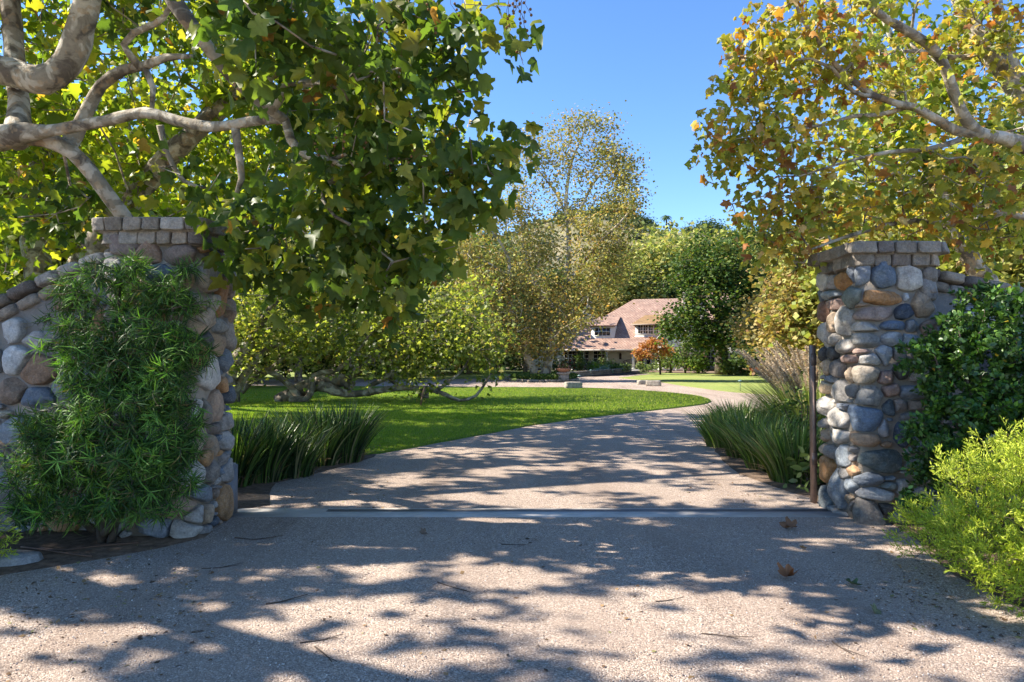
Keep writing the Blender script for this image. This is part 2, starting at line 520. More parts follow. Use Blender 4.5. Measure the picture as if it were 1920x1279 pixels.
def tube(mb, P, R, sides=10, c=(1, 1, 1), lump=0.0, cap=True):
    P = np.asarray(P, float); n = len(P)
    R = np.broadcast_to(np.asarray(R, float), (n,))
    T = norm(np.gradient(P, axis=0)) if n > 1 else np.array([[0, 0, 1.]])
    up = np.array([0, 0, 1.]) if abs(T[0][2]) < .9 else np.array([1., 0, 0])
    u = norm(np.cross(T[0], up)[None])[0]
    rings = []
    a = np.arange(sides) / sides * 2 * PI
    for i in range(n):
        u = u - T[i] * np.dot(u, T[i]); u /= max(np.linalg.norm(u), 1e-9)
        v = np.cross(T[i], u)
        r = np.full(sides, R[i])
        if lump:
            for j in range(sides):
                q = P[i] + (math.cos(a[j]) * u + math.sin(a[j]) * v) * R[i]
                r[j] *= 1 + lump * mnoise.noise(Vector(q * (0.6 / max(R[i], .03))))
        rings.append(P[i] + (np.cos(a)[:, None] * u + np.sin(a)[:, None] * v) * r[:, None])
    V = np.concatenate(rings)
    F = []
    j = np.arange(sides); j2 = (j + 1) % sides
    for i in range(n - 1):
        F.append(np.stack([i * sides + j, i * sides + j2, (i + 1) * sides + j2, (i + 1) * sides + j], 1))
    Fs = [np.concatenate(F)] if F else []
    if cap:
        Fs.append(np.array([list(range(sides))[::-1]])); Fs.append(np.array([[(n - 1) * sides + k for k in range(sides)]]))
    mb.add(V, Fs, c)


def frusta(mb, P0, P1, R0, R1, sides=5, c=(1, 1, 1)):
    n = len(P0)
    if n == 0: return
    T = norm(P1 - P0)
    up = np.where(np.abs(T[:, 2:3]) < .9, np.array([[0, 0, 1.]]), np.array([[1., 0, 0]]))
    U = norm(np.cross(T, up)); Vv = np.cross(T, U)
    a = np.arange(sides) / sides * 2 * PI
    ring = np.cos(a)[None, :, None] * U[:, None] + np.sin(a)[None, :, None] * Vv[:, None]
    A = P0[:, None] + ring * R0[:, None, None]
    B = P1[:, None] + ring * R1[:, None, None]
    V = np.concatenate([A, B], 1).reshape(-1, 3)
    off = (np.arange(n) * 2 * sides)[:, None]
    j = np.arange(sides); j2 = (j + 1) % sides
    f = np.stack([j, j2, sides + j2, sides + j], 1)
    mb.add(V, [(f[None] + off[:, :, None]).reshape(-1, 4)], c)


def grow(skel, tips, seg=0.35, wob=0.12, rt=0.004, rexp=0.42, droop=0.0):
    """skel: list of (P,R) polylines. returns nodes, parent, radius, tip indices"""
    maxn = sum(len(s[0]) for s in skel) + len(tips) * 12 + 10
    N = np.zeros((maxn, 3)); par = np.full(maxn, -1); rs = np.zeros(maxn); n = 0
    for P, R in skel:
        for i in range(len(P)):
            N[n] = P[i]; rs[n] = R[i]; par[n] = n - 1 if i else -1; n += 1
    ns = n
    tips = np.asarray(tips)
    d0 = np.array([np.min(((N[:ns] - t) ** 2).sum(1)) for t in tips]) if ns < 3000 else np.zeros(len(tips))
    order = np.argsort(d0)
    tipidx = []
    for k in order:
        t = tips[k]
        d = ((N[:n] - t) ** 2).sum(1)
        q = int(np.argmin(d)); D = math.sqrt(d[q])
        m = min(11, max(1, int(D / seg)))
        a = N[q]; off = rng.normal(0, wob * D, 3); off[2] += droop * D
        pp = q
        for i in range(1, m + 1):
            s = i / m
            if n >= maxn: break
            N[n] = a + (t - a) * s + off * math.sin(PI * s) + (rng.normal(0, wob * seg * .5, 3) if i < m else 0)
            par[n] = pp; pp = n; n += 1
        tipidx.append(pp)
    N = N[:n]; par = par[:n]
    cnt = np.zeros(n); cnt[tipidx] = 1
    for i in range(n - 1, ns - 1, -1):
        cnt[par[i]] += cnt[i]
    R = rt * np.maximum(cnt, 1) ** rexp
    R[:ns] = rs[:ns]
    for i in range(ns, n):
        R[i] = min(R[i], R[par[i]] * .9)
    return N, par, R, np.array(tipidx), ns


def ball_pts(c, r, n, shell=0.0):
    """random points in an ellipsoid, uneven"""
    def b(k):
        v = norm(rng.normal(size=(k, 3)))
        return v * (rng.random(k) ** (1 / 3))[:, None]
    m = max(1, int(n / 5))
    sub = b(m)
    k = rng.integers(0, m, n)
    p = sub[k] + b(n) * 0.36
    lone = rng.random(n) < .2
    p[lone] = b(int(lone.sum()))
    return np.asarray(c) + p * np.asarray(r)


def CL(px, py, Y, rx, ry, rY, n):
    """cluster: centre given where it stands, radii in image px at that distance, converted to metres"""
    return (W(px, py, Y), (rx / FPX * Y, rY, ry / FPX * Y), n)


def leafy(mb, N, par, R, tips, per, size, spread, palette, tmpl, hang=0.5, upw=1.0, tilt=0.6, jit=0.18, reject=None, clump=0):
    n = len(tips) * per
    ti = np.repeat(tips, per)
    a = N[par[ti]]; b = N[ti]
    s = rng.random((n, 1)) * 1.1
    pos = a + (b - a) * s + rng.normal(0, spread, (n, 3))
    if reject is not None:
        keep = ~reject(pos); pos = pos[keep]; n = len(pos); ti = ti[keep]
    th = rng.random(n) * 2 * PI
    ax = np.stack([np.cos(th), np.sin(th), -hang + rng.normal(0, .45, n)], 1)
    nr = np.stack([rng.normal(0, tilt, n), rng.normal(0, tilt, n), np.full(n, upw)], 1)
    cols = pick(n, palette, jit)
    if clump:
        # twigs differ: some turn colour before the others
        tc = rng.normal(0, clump, (len(N), 3)); cols = (cols * (1 + tc[ti])).clip(.005, .9)
    sz = size * (0.5 + .95 * rng.random(n) ** .8)
    if isinstance(tmpl, list):
        w = rng.integers(0, len(tmpl), n)
        for q, t in enumerate(tmpl):
            k = w == q; scatter(mb, t[0], t[1], pos[k], ax[k], nr[k], sz[k], cols[k])
    else: scatter(mb, tmpl[0], tmpl[1], pos, ax, nr, sz, cols)


def make_tree(name, label, cat, limbs, clusters, leaf, mats, base, group=None, seg=.35, wob=.12, rt=.004, rexp=.42, step=.2, lump=.15, sides=12, tw=4, extra=None, droop=0.0, reject=None):
    """limbs: list of (points, radii); leaf: dict(per,size,spread,palette,tmpl)"""
    base = np.asarray(base, float)
    root = empty(name, base)
    tag(root, label, cat, group)
    mbt, mbl = MB(), MB()
    sk = []
    for P, R in limbs:
        p, r = catmull(np.array(P) - base, R, step)
        tube(mbt, p, r, sides, lump=lump)
        sk.append((p, r))
    tips = [ball_pts(c, r, n) - base for c, r, n in clusters]
    if extra is not None: tips.append(extra - base)
    tips = np.concatenate(tips)
    if reject is not None: tips = tips[~reject(tips + base)]
    N, par, R, ti, ns = grow(sk, tips, seg, wob, rt, rexp, droop)
    idx = np.arange(ns, len(N))
    frusta(mbt, N[par[idx]], N[idx], np.minimum(R[par[idx]], R[idx] * 1.25), R[idx], tw)
    lf = dict(leaf)
    if reject is not None: lf["reject"] = lambda p: reject(p + base)
    leafy(mbl, N, par, R, ti, **lf)
    mbt.build("trunk", mats[0], root, smooth=True)
    mbl.build("crown", mats[1], root)
    return root


# ------------------------------------------------------------------ ground, drive, lawns
def sheet(name, pts, z, mat, label=None, cat=None, skirt=0.03, kind="structure", smooth_step=0.5, wig=0.0):
    P = np.array([(p[0], p[1], 0) for p in pts], float)
    Q = np.vstack([P, P[:1]])
    C, _ = catmull(Q, np.ones(len(Q)), smooth_step)
    C = C[:-1]
    if wig:
        C[:, 0] += [wig * mnoise.noise(Vector((p[0] * 1.7, p[1] * 1.7, 3))) for p in C]
        C[:, 1] += [wig * mnoise.noise(Vector((p[0] * 1.7, p[1] * 1.7, 9))) for p in C]
    n = len(C)
    import mathutils
    tri = mathutils.geometry.tessellate_polygon([[Vector(c) for c in C]])
    V = np.vstack([C + [0, 0, z], C + [0, 0, z - skirt]])
    j = np.arange(n); j2 = (j + 1) % n
    area = 0.5 * np.sum(C[:, 0] * C[j2, 1] - C[j2, 0] * C[:, 1])
    T = np.array(tri)
    a, b, c_ = C[T[:, 0]], C[T[:, 1]], C[T[:, 2]]
    s = np.cross((b - a)[:, :2], (c_ - a)[:, :2])
    T[s < 0] = T[s < 0][:, ::-1]
    side = np.stack([j, j2, j2 + n, j + n], 1) if area < 0 else np.stack([j2, j, j + n, j2 + n], 1)
    o = mesh_obj(name, V, [T, side], mat)
    tag(o, label, cat, kind=kind)
    return o, C


def big_quad(name, x0, y0, x1, y1, z, mat, lab):
    o = mesh_obj(name, [(x0, y0, z), (x1, y0, z), (x1, y1, z), (x0, y1, z)], [[[0, 1, 2, 3]]], mat)
    return tag(o, lab, name, kind="structure")


g = lambda *p: [tuple(G(x, y)[:2]) for x, y in p]
big_quad("ground", -900, -60, 900, 1500, 0.0, M_GROUND, "bare brown soil under the whole estate")
big_quad("driveway", -34, -14, 34, 62, 0.004, M_GRAVEL, "pinkish grey gravel driveway curving round the lawn")

lawn_px = [(715, 851), (780, 839), (850, 826), (925, 812), (1000, 798), (1100, 784), (1200, 773), (1280, 764), (1318, 759), (1333, 754), (1325, 748), (1295, 741.5), (1230, 735), (1150, 730), (1080, 727.5)]
lawn_pts = g(*lawn_px) + [(1.5, 34.6), (-4, 35.2), (-12, 36), (-24, 36), (-30, 28), (-30, 12), (-14, 9.2), (-6, 9.6), (-3.4, 10.2)]
lawn, lawn_C = sheet("lawn", lawn_pts, 0.035, M_LAWN, "green mown lawn inside the curve of the driveway", "lawn", skirt=.04, wig=.05)
sheet("far_lawn", g((1160, 709), (1230, 716), (1300, 726.5), (1440, 740)) + [(17, 27), (30, 26.5), (40, 40), (40, 66), (14.5, 66), (12.2, 60)], 0.03, M_LAWNDRY, "sunny lawn in front of the house behind the drive", "lawn", smooth_step=.8)
sheet("side_lawn", [(-30, 47), (-8, 47.5), (-2, 49), (2.5, 54), (6, 63), (10, 72), (-10, 78), (-30, 70)], 0.03, M_LAWNDRY, "pale lawn left of the round planting bed", "lawn", smooth_step=.8)
sheet("house_bed", [(14, 64.5), (24, 62), (36, 62), (40, 80), (16, 80)], 0.045, M_SOIL, "brown mulch bed under the oak by the house", "bed", smooth_step=.8)
sheet("walkway", [(4.6, 55), (6.5, 53), (12.5, 63), (15.6, 73.6), (12.2, 74), (9.5, 64)], 0.012, M_CONC, "pale paved walkway leading to the porch steps", "path", smooth_step=1)
sheet("left_bed", [(-14, 9.6), (-14, 6.6), (-3.0, 7.0), (-2.62, 7.35), (-2.95, 8.6), (-2.65, 9.4), (-2.3, 10.4), (-2.2, 11.2), (-3.2, 11.2), (-7, 10.4)], 0.012, M_SOIL, "mulched bed along the lawn behind the gate pillar", "bed", skirt=.01, smooth_step=.3, wig=.08)
sheet("right_bed", [(3.35, 7.45), (3.25, 8.4), (3.1, 9.6), (3.35, 11.2), (4.2, 14), (5.8, 18.5), (8.2, 21.5), (12, 22), (20, 19), (20, 7.4)], 0.012, M_SOIL, "mulched bed of grasses behind the right pillar", "bed", skirt=.01, smooth_step=.3, wig=.08)
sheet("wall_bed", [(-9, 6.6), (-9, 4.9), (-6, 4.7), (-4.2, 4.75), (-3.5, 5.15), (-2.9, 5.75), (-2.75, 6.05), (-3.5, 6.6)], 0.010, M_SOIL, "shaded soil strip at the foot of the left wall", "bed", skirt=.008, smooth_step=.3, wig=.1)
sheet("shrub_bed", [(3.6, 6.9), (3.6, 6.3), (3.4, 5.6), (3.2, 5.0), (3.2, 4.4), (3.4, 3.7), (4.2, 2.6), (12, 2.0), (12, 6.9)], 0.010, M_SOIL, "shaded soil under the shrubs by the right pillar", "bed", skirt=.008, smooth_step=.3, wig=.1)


# ------------------------------------------------------------------ field-stone masonry
def rounded_path(pts, r, seg=5, closed=True):
    """polyline in plan with rounded corners -> function u -> (x, y, nx, ny), total length. outward normal on the right-hand side of travel"""
    P = [np.array(p, float) for p in pts]
    n = len(P); out = []
    for i in range(n):
        if not closed and i in (0, n - 1):
            out.append(P[i]); continue
        a, b, c = P[i - 1], P[i], P[(i + 1) % n]
        d1 = (a - b) / np.linalg.norm(a - b); d2 = (c - b) / np.linalg.norm(c - b)
        A = b + d1 * r; B = b + d2 * r
        for k in range(seg + 1):
            t = k / seg
            out.append((1 - t) ** 2 * A + 2 * t * (1 - t) * b + t * t * B)
    if closed: out.append(out[0])
    out = np.array(out)
    L = np.concatenate([[0], np.cumsum(np.linalg.norm(np.diff(out, axis=0), axis=1))])
    T = norm(np.gradient(out, axis=0))
    if closed: T[0] = T[-1] = norm((out[1] - out[-2])[None])[0]

    def f(u):
        u = np.asarray(u, float)
        if closed: u = np.mod(u, L[-1])
        x = np.interp(u, L, out[:, 0]); y = np.interp(u, L, out[:, 1])
        tx = np.interp(u, L, T[:, 0]); ty = np.interp(u, L, T[:, 1])
        m = np.sqrt(tx * tx + ty * ty)
        return x, y, ty / m, -tx / m
    return f, L[-1], out


def clip(poly, n, d):
    out = []
    m = len(poly)
    for i in range(m):
        a, b = poly[i], poly[(i + 1) % m]
        da, db = a @ n - d, b @ n - d
        if da <= 0: out.append(a)
        if (da < 0 < db) or (db < 0 < da): out.append(a + (b - a) * (da / (da - db)))
    return out


def stone_cells(cells, gap, period=None):
    """cells (cx,cy,w,h,col,sq[,rot]) -> outlines: superellipse of each stone cut by the planes that part it from its neighbours"""
    res = []
    arr = np.array([[c[0], c[1], c[2] / 2, c[3] / 2] for c in cells])
    for i, c in enumerate(cells):
        cx, cy, a, b = arr[i]
        sq = c[5]; rot = c[6] if len(c) > 6 else 0
        K = 28
        th = np.arange(K) / K * 2 * PI
        e = 2 / sq
        ct, st = np.cos(th), np.sin(th)
        x = np.sign(ct) * np.abs(ct) ** e * a * 1.1; y = np.sign(st) * np.abs(st) ** e * b * 1.1
        ph = rng.random() * 9
        wob = np.array([1 + .10 * mnoise.noise(Vector((math.cos(t) * 1.3 + ph, math.sin(t) * 1.3, ph))) for t in th])
        x *= wob; y *= wob
        R = math.radians(rot)
        x, y = x * math.cos(R) - y * math.sin(R), x * math.sin(R) + y * math.cos(R)
        poly = [np.array([x[k], y[k]]) for k in range(K)]
        for _ in range(rng.integers(4, 8) if sq < 6.9 else 0):      # broken sides
            t = rng.random() * 2 * PI
            nn = np.array([math.cos(t), math.sin(t)])
            poly = clip(poly, nn, math.hypot(a * nn[0], b * nn[1]) * (.72 + .25 * rng.random()))
        ok = True
        for j in range(len(cells)):
            if j == i: continue
            dx = arr[j, 0] - cx; dy = arr[j, 1] - cy
            if period: dx = (dx + period / 2) % period - period / 2
            if abs(dx) > a + arr[j, 2] + .05 or abs(dy) > b + arr[j, 3] + .05: continue
            nx, ny = dx / (a * a + arr[j, 2] ** 2), dy / (b * b + arr[j, 3] ** 2)
            l = math.hypot(nx, ny)
            if l < 1e-6: continue
            nn = np.array([nx, ny]) / l
            hi = math.hypot(a * nn[0], b * nn[1]); hj = math.hypot(arr[j, 2] * nn[0], arr[j, 3] * nn[1])
            D = np.dot(nn, [dx, dy])
            poly = clip(poly, nn, D * hi / (hi + hj) - gap / 2)
            if len(poly) < 3: ok = False; break
        if not ok: continue
        p = np.array(poly)
        ar = 0.5 * abs(np.sum(p[:, 0] * np.roll(p[:, 1], -1) - np.roll(p[:, 0], -1) * p[:, 1]))
        if ar < .0006: continue
        # resample and soften the corners
        L = np.concatenate([[0], np.cumsum(np.linalg.norm(np.diff(np.vstack([p, p[:1]]), axis=0), axis=1))])
        s = np.arange(32) / 32 * L[-1]
        pp = np.vstack([p, p[:1]])
        q = np.stack([np.interp(s, L, pp[:, 0]), np.interp(s, L, pp[:, 1])], 1)
        q = (q + .22 * np.roll(q, 1, 0) + .22 * np.roll(q, -1, 0)) / 1.44
        cen = q.mean(0)
        res.append((cx, cy, cen, q - cen, c[4], ar))
    return res


def build_stones(mb, cells, f, gap=.016, H=.05, zfun=None, period=None, flat=0.5):
    for cx, cy, cen, q, colr, ar in stone_cells(cells, gap, period):
        rings = [(1.01, -.35), (1.0, .5), (.985, .82), (.95, .96), (.86, 1.0), (.66, 1.02), (.42, 1.02), (.2, 1.02)] if flat == .3 else [(1.02, -.35), (1.0, .15), (.975, .5), (.93, .76), (.84, .93), (.66, 1.02), (.42, 1.05), (.2, 1.06)]
        h = H * (0.55 + min(1.0, math.sqrt(ar) / .16) * .6) * (0.85 + .35 * rng.random())
        tx, ty = rng.normal(0, .10, 2)
        ph = rng.random() * 50
        V = []
        ex, ey = np.abs(q[:, 0]).max(), np.abs(q[:, 1]).max()
        planes = [(math.cos(t_) / ex, math.sin(t_) / ey, .2 + .45 * rng.random(), .5 + 1.2 * rng.random()) for t_ in rng.random(4 if flat != .3 else 0) * 2 * PI]
        for k, (s, hh) in enumerate(rings):
            for p in q:
                x, y = p * s
                d = hh * h
                for pa, pb, po, pk in planes:     # chipped faces
                    d = min(d, h * (1.08 - pk * max(0, pa * x + pb * y - po))) if hh > 0 else d
                d += (tx * x + ty * y) * max(0, hh)
                nz = mnoise.noise(Vector((x * 9 + ph, y * 9, ph))) * .016 + mnoise.noise(Vector((x * 28 + ph, y * 28, ph))) * .006
                # flat broken facets
                cellv = mnoise.cell(Vector(((x * .8 + y * .3) * 14 + ph, (y - .4 * x) * 14, ph))) * .008
                d += (nz + cellv * flat) * max(0, min(1, hh * 1.3))
                V.append((x + cen[0] + cx, y + cen[1] + cy, d))
        V.append((cen[0] + cx, cen[1] + cy, h * 1.06))
        V = np.array(V)
        n = len(q); F = []
        j = np.arange(n); j2 = (j + 1) % n
        for k in range(len(rings) - 1):
            F.append(np.stack([k * n + j, k * n + j2, (k + 1) * n + j2, (k + 1) * n + j], 1))
        k = (len(rings) - 1) * n
        Tt = np.stack([k + j, k + j2, np.full(n, len(V) - 1)], 1)
        if np.sum(q[:, 0] * np.roll(q[:, 1], -1) - np.roll(q[:, 0], -1) * q[:, 1]) < 0:
            F = [x[:, ::-1] for x in F]; Tt = Tt[:, ::-1]
        u, v, d = V[:, 0], V[:, 1], V[:, 2]
        x, y, nx, ny = f(u)
        z = v if zfun is None else zfun(u, v)
        XYZ = np.stack([x + nx * d, y + ny * d, z], 1)
        cc = np.array(colr) * (1 + rng.normal(0, .06))
        mb.add(XYZ, [np.concatenate(F), Tt], cc.clip(.01, .9))


SPAL = [(.3, (.30, .29, .28)), (.22, (.40, .385, .365)), (.14, (.19, .235, .29)), (.12, (.50, .49, .47)), (.08, (.44, .26, .13)), (.14, (.33, .25, .19)), (.06, (.11, .13, .16))]


def random_stones(u0, u1, v0, v1, size, fixed=(), seed=1, pal=SPAL):
    """dart throwing with varied stone sizes, avoiding the stones already given"""
    r = np.random.default_rng(seed)
    cells = list(fixed)
    fixed_set = set(fixed)
    base = len(cells)
    for s, tries in ((1.5, 120), (1.15, 300), (.8, 700), (.5, 1800), (.32, 2500)):
        for _ in range(int(tries * (u1 - u0) * (v1 - v0) / 1.6)):
            w = size * s * (.8 + .5 * r.random()); h = w * (.5 + .6 * r.random())
            cx, cy = u0 + r.random() * (u1 - u0), v0 + r.random() * (v1 - v0)
            if cy - h * .45 < v0 or cy + h * .42 > v1: continue
            ok = True
            for c in cells:
                dx, dy = abs(c[0] - cx) / ((c[2] + w) / 2), abs(c[1] - cy) / ((c[3] + h) / 2)
                if dx * dx + dy * dy < (1.05 if fixed and c in fixed_set else .84): ok = False; break
            if ok:
                w2 = np.array([p[0] for p in pal]); w2 = w2 / w2.sum()
                cells.append((cx, cy, w * 1.3, h * 1.3, pal[r.choice(len(pal), p=w2)][1], 2.6 + r.random() * 1.5, r.normal(0, 12)))
    return cells


CPAL = [(.3, (.25, .22, .185)), (.25, (.32, .285, .24)), (.2, (.19, .165, .15)), (.15, (.38, .33, .27)), (.1, (.37, .35, .32))]


def coping_cells(u0, u1, v0, v1, w, r, pal=CPAL):
    out, u = [], u0
    while u < u1 - .05:
        ww = w * (.75 + .5 * r.random())
        if u + ww > u1 - .08: ww = u1 - u
        wt = np.array([p[0] for p in pal]); wt = wt / wt.sum()
        out.append((u + ww / 2, (v0 + v1) / 2, ww * 1.0, (v1 - v0) * (0.97 + .05 * r.random()), pal[r.choice(len(pal), p=wt)][1], 7.0, r.normal(0, 1.5)))
        u += ww
    return out


def prism(mb, outline, z0, z1, c):
    n = len(outline) - 1
    o = outline[:n]
    V = np.vstack([np.c_[o, np.full(n, z0)], np.c_[o, np.full(n, z1)]])
    j = np.arange(n); j2 = (j + 1) % n
    mb.add(V, [np.stack([j, j2, j2 + n, j + n], 1), np.array([list(range(n, 2 * n))]), np.array([list(range(n))[::-1]])], c)


def px_stone(face, zx, zy, zw, zh, colr, sq=2.8, rot=0, scale=4.568, ox=1500, oy=440):
    """a stone read off an enlarged crop, put on the pillar face it belongs to"""
    px, py, w, h = ox + zx / scale, oy + zy / scale, zw / scale, zh / scale
    kind, plane, fu = face
    d = ray(px, py)
    if kind == 'x':
        t = plane / d[0]; Y = d[1] * t; z = CAMZ + d[2] * t
        ww = w / FPX * Y * Y / abs(plane)
        return (fu(Y), z, ww * 1.16, h / FPX * Y * 1.16, colr, sq + .5, rot)
    t = plane / d[1]; X = d[0] * t; z = CAMZ + d[2] * t
    return (fu(X), z, w / FPX * plane * 1.16, h / FPX * plane * 1.16, colr, sq + .5, rot)


# --- right pillar
RX0, RX1, RY0, RY1, RH = 3.29, 4.10, 6.50, 7.40, 2.69
ins = .055
fR, LR, outR = rounded_path([(RX0 + ins, RY1 - ins), (RX0 + ins, RY0 + ins), (RX1 - ins, RY0 + ins), (RX1 - ins, RY1 - ins)][::-1], .07)
# travel: reversed so that the outward normal is on the right; measure u at corner points
uu = np.linspace(0, LR, 4000); xx, yy, nx_, ny_ = fR(uu)
if (nx_[0] * (xx[0] - (RX0 + RX1) / 2) + ny_[0] * (yy[0] - (RY0 + RY1) / 2)) < 0:
    fR0 = fR
    fR = lambda u, f0=fR0: (lambda r: (r[0], r[1], -r[2], -r[3]))(f0(u))


def u_at(f, L, x, y):
    a = np.linspace(0, L, 4000); X, Y, _, _ = f(a)
    return a[np.argmin((X - x) ** 2 + (Y - y) ** 2)]


uA = u_at(fR, LR, RX0 + ins, RY1 - ins); uB = u_at(fR, LR, RX0 + ins, RY0 + ins); uC = u_at(fR, LR, RX1 - ins, RY0 + ins)


def lin(f, L, pa, pb, plane_axis):
    """u as a linear function of the face coordinate, going from corner pa to corner pb"""
    ua, ub = u_at(f, L, *pa), u_at(f, L, *pb)
    if abs(ub - ua) > L / 2:
        if ub < ua: ub += L
        else: ua += L
    a, b = (pa[1], pb[1]) if plane_axis == 'x' else (pa[0], pb[0])
    return lambda s: ua + (s - a) / (b - a) * (ub - ua), ua, ub


fin, ua1, ub1 = lin(fR, LR, (RX0 + ins, RY1 - ins), (RX0 + ins, RY0 + ins), 'x')
ffr, ua2, ub2 = lin(fR, LR, (RX0 + ins, RY0 + ins), (RX1 - ins, RY0 + ins), 'y')
wh, lg, gr, bl, db, orr, tn, pk, br, dk = (.60, .58, .54), (.44, .42, .39), (.28, .27, .26), (.23, .265, .32), (.07, .09, .125), (.50, .27, .11), (.42, .33, .24), (.37, .26, .22), (.31, .22, .16), (.10, .105, .11)
lb, gg, wl = (.34, .39, .43), (.145, .175, .17), (.58, .62, .65)
FI, FF = ('x', RX0, fin), ('y', RY0, ffr)
T1 = dict(ox=1500, oy=440); T2 = dict(ox=1500, oy=720)
R_in1 = [(180, 405, 105, 150, wh), (250, 410, 60, 115, lg), (345, 385, 130, 155, orr), (235, 520, 160, 85, lb, 2.4, 15), (420, 545, 140, 205, (.25, .29, .27)), (275, 595, 110, 115, pk), (172, 660, 65, 190, (.35, .2, .14)), (372, 740, 120, 300, lg, 2.6, -8), (265, 760, 85, 210, tn),
         (185, 860, 95, 225, wh), (272, 890, 95, 125, lg), (375, 950, 145, 125, lg), (160, 1020, 70, 135, dk), (258, 1020, 75, 125, dk), (405, 1065, 160, 75, pk, 2.6, -10), (300, 1140, 125, 145, (.24, .22, .21)), (195, 1140, 60, 135, tn), (240, 1235, 105, 60, bl), (465, 1000, 70, 65, pk), (430, 345, 60, 120, bl)]
R_in2 = [(195, 30, 125, 115, (.52, .40, .27)), (330, 65, 125, 165, lg), (195, 190, 115, 185, wh), (300, 300, 175, 185, lg), (175, 340, 70, 80, gr), (345, 190, 95, 55, bl), (180, 440, 65, 110, tn), (300, 440, 175, 155, wh, 2.6, 12), (345, 610, 110, 215, lb), (255, 580, 90, 110, gr),
         (195, 730, 115, 235, orr), (310, 900, 150, 325, (.23, .26, .29), 2.2), (180, 990, 105, 240, (.13, .16, .18), 2.4, -6), (355, 765, 80, 95, gr), (420, 870, 90, 135, lb), (430, 750, 95, 90, (.48, .3, .17)), (175, 550, 70, 95, tn), (300, 1110, 135, 95, gr), (430, 60, 80, 125, (.2, .2, .2)), (400, 1000, 60, 80, tn)]
R_f1 = [(530, 350, 160, 195, (.26, .30, .36), 3.5), (722, 355, 235, 205, (.155, .205, .275), 3.2), (957, 360, 235, 212, wh, 3.4), (1150, 350, 175, 180, (.25, .225, .2), 6), (1155, 475, 135, 95, (.30, .24, .19)), (1075, 595, 210, 220, (.36, .28, .2)), (695, 540, 430, 135, (.48, .26, .115), 2.8, 3), (925, 535, 45, 75, wl, 5),
        (912, 655, 175, 135, db, 5), (545, 600, 125, 42, (.4, .27, .17)), (630, 668, 350, 135, (.36, .28, .245), 2.3), (555, 790, 235, 95, lg), (815, 775, 220, 80, (.17, .225, .31), 3), (980, 780, 125, 120, (.26, .28, .3)), (572, 900, 240, 150, (.33, .325, .305), 2.6, 8), (805, 890, 200, 115, (.40, .42, .44)), (960, 900, 130, 100, lb),
        (610, 1070, 250, 130, wh, 4, -32), (725, 1035, 150, 160, (.42, .46, .5), 3.2, -40), (425, 1200, 150, 160, tn, 2.6), (575, 1190, 205, 185, (.47, .41, .33), 2.6), (760, 1235, 145, 150, pk), (870, 1020, 120, 120, gr), (880, 1160, 130, 130, dk), (1080, 1000, 160, 150, gr), (1060, 1180, 180, 150, lg), (1120, 800, 130, 130, br)]
R_f2 = [(600, 105, 250, 195, (.30, .30, .29), 2.4), (790, 45, 160, 140, pk), (1000, 75, 260, 130, (.27, .31, .36), 2.4, -6), (550, 310, 320, 255, (.21, .28, .385), 4.2, -14), (780, 205, 110, 140, (.12, .15, .17)), (870, 195, 140, 115, (.33, .28, .25)), (1065, 190, 210, 125, (.34, .28, .23)), (735, 390, 80, 165, (.44, .43, .44), 2.4, -6),
        (900, 430, 150, 190, db), (550, 480, 300, 135, (.46, .31, .2), 2.4, -8), (750, 525, 85, 50, (.38, .24, .14)), (470, 580, 115, 70, gr), (455, 660, 115, 80, (.3, .27, .25)), (700, 665, 350, 190, gg, 4.2), (600, 820, 250, 115, (.26, .30, .35), 2.8, -4), (775, 815, 115, 40, lb), (780, 880, 135, 80, (.2, .23, .22)),
        (660, 945, 345, 115, (.46, .46, .46), 2.8, -4), (880, 890, 110, 160, lg), (560, 1105, 370, 240, (.185, .17, .155), 3), (740, 1075, 110, 90, (.07, .07, .07)), (860, 1140, 165, 115, gr), (1000, 290, 260, 110, gr), (1060, 480, 200, 200, (.2, .22, .24)), (1030, 720, 180, 190, gr), (1040, 990, 190, 200, lg), (420, 1080, 100, 130, (.24, .2, .17))]  # the near-black stone stands in for a hole, its shade put into the colour
cellsR = []
for L_, Fc, T_ in ((R_in1, FI, T1), (R_in2, FI, T2), (R_f1, FF, T1), (R_f2, FF, T2)):
    for s in L_:
        cellsR.append(px_stone(Fc, *s, **T_))
CAPB = RH - .225
rp = empty("stone_gate_pillar", ((RX0 + RX1) / 2, (RY0 + RY1) / 2, 0))
tag(rp, "field stone gate pillar on the right, showing a long orange stone near its top", "gate pillar", "stone gate pillars either side of the drive")
P0 = np.array(rp.location)


def shifted(f, c):
    return lambda u: (lambda r: (r[0] - c[0], r[1] - c[1], r[2], r[3]))(f(u))


mb = MB()
lo, hi = min(ua1, ub2, ub1, ua2), max(ua1, ub2, ub1, ua2)
allc = random_stones(lo - .02, hi + .02, 0.0, CAPB + .01, .17, cellsR, 3)
other = random_stones(hi + .06, lo + LR - .06, 0.0, CAPB, .2, (), 4)
build_stones(mb, allc + other, shifted(fR, P0), gap=.014, H=.062)
mb.build("stonework", M_STONE, rp, smooth=True)
mb = MB()
o2 = outR - P0[:2]
prism(mb, o2 * 1.0, 0, CAPB + .02, (.30, .265, .225))
mb.build("mortar", M_MORTAR, rp)


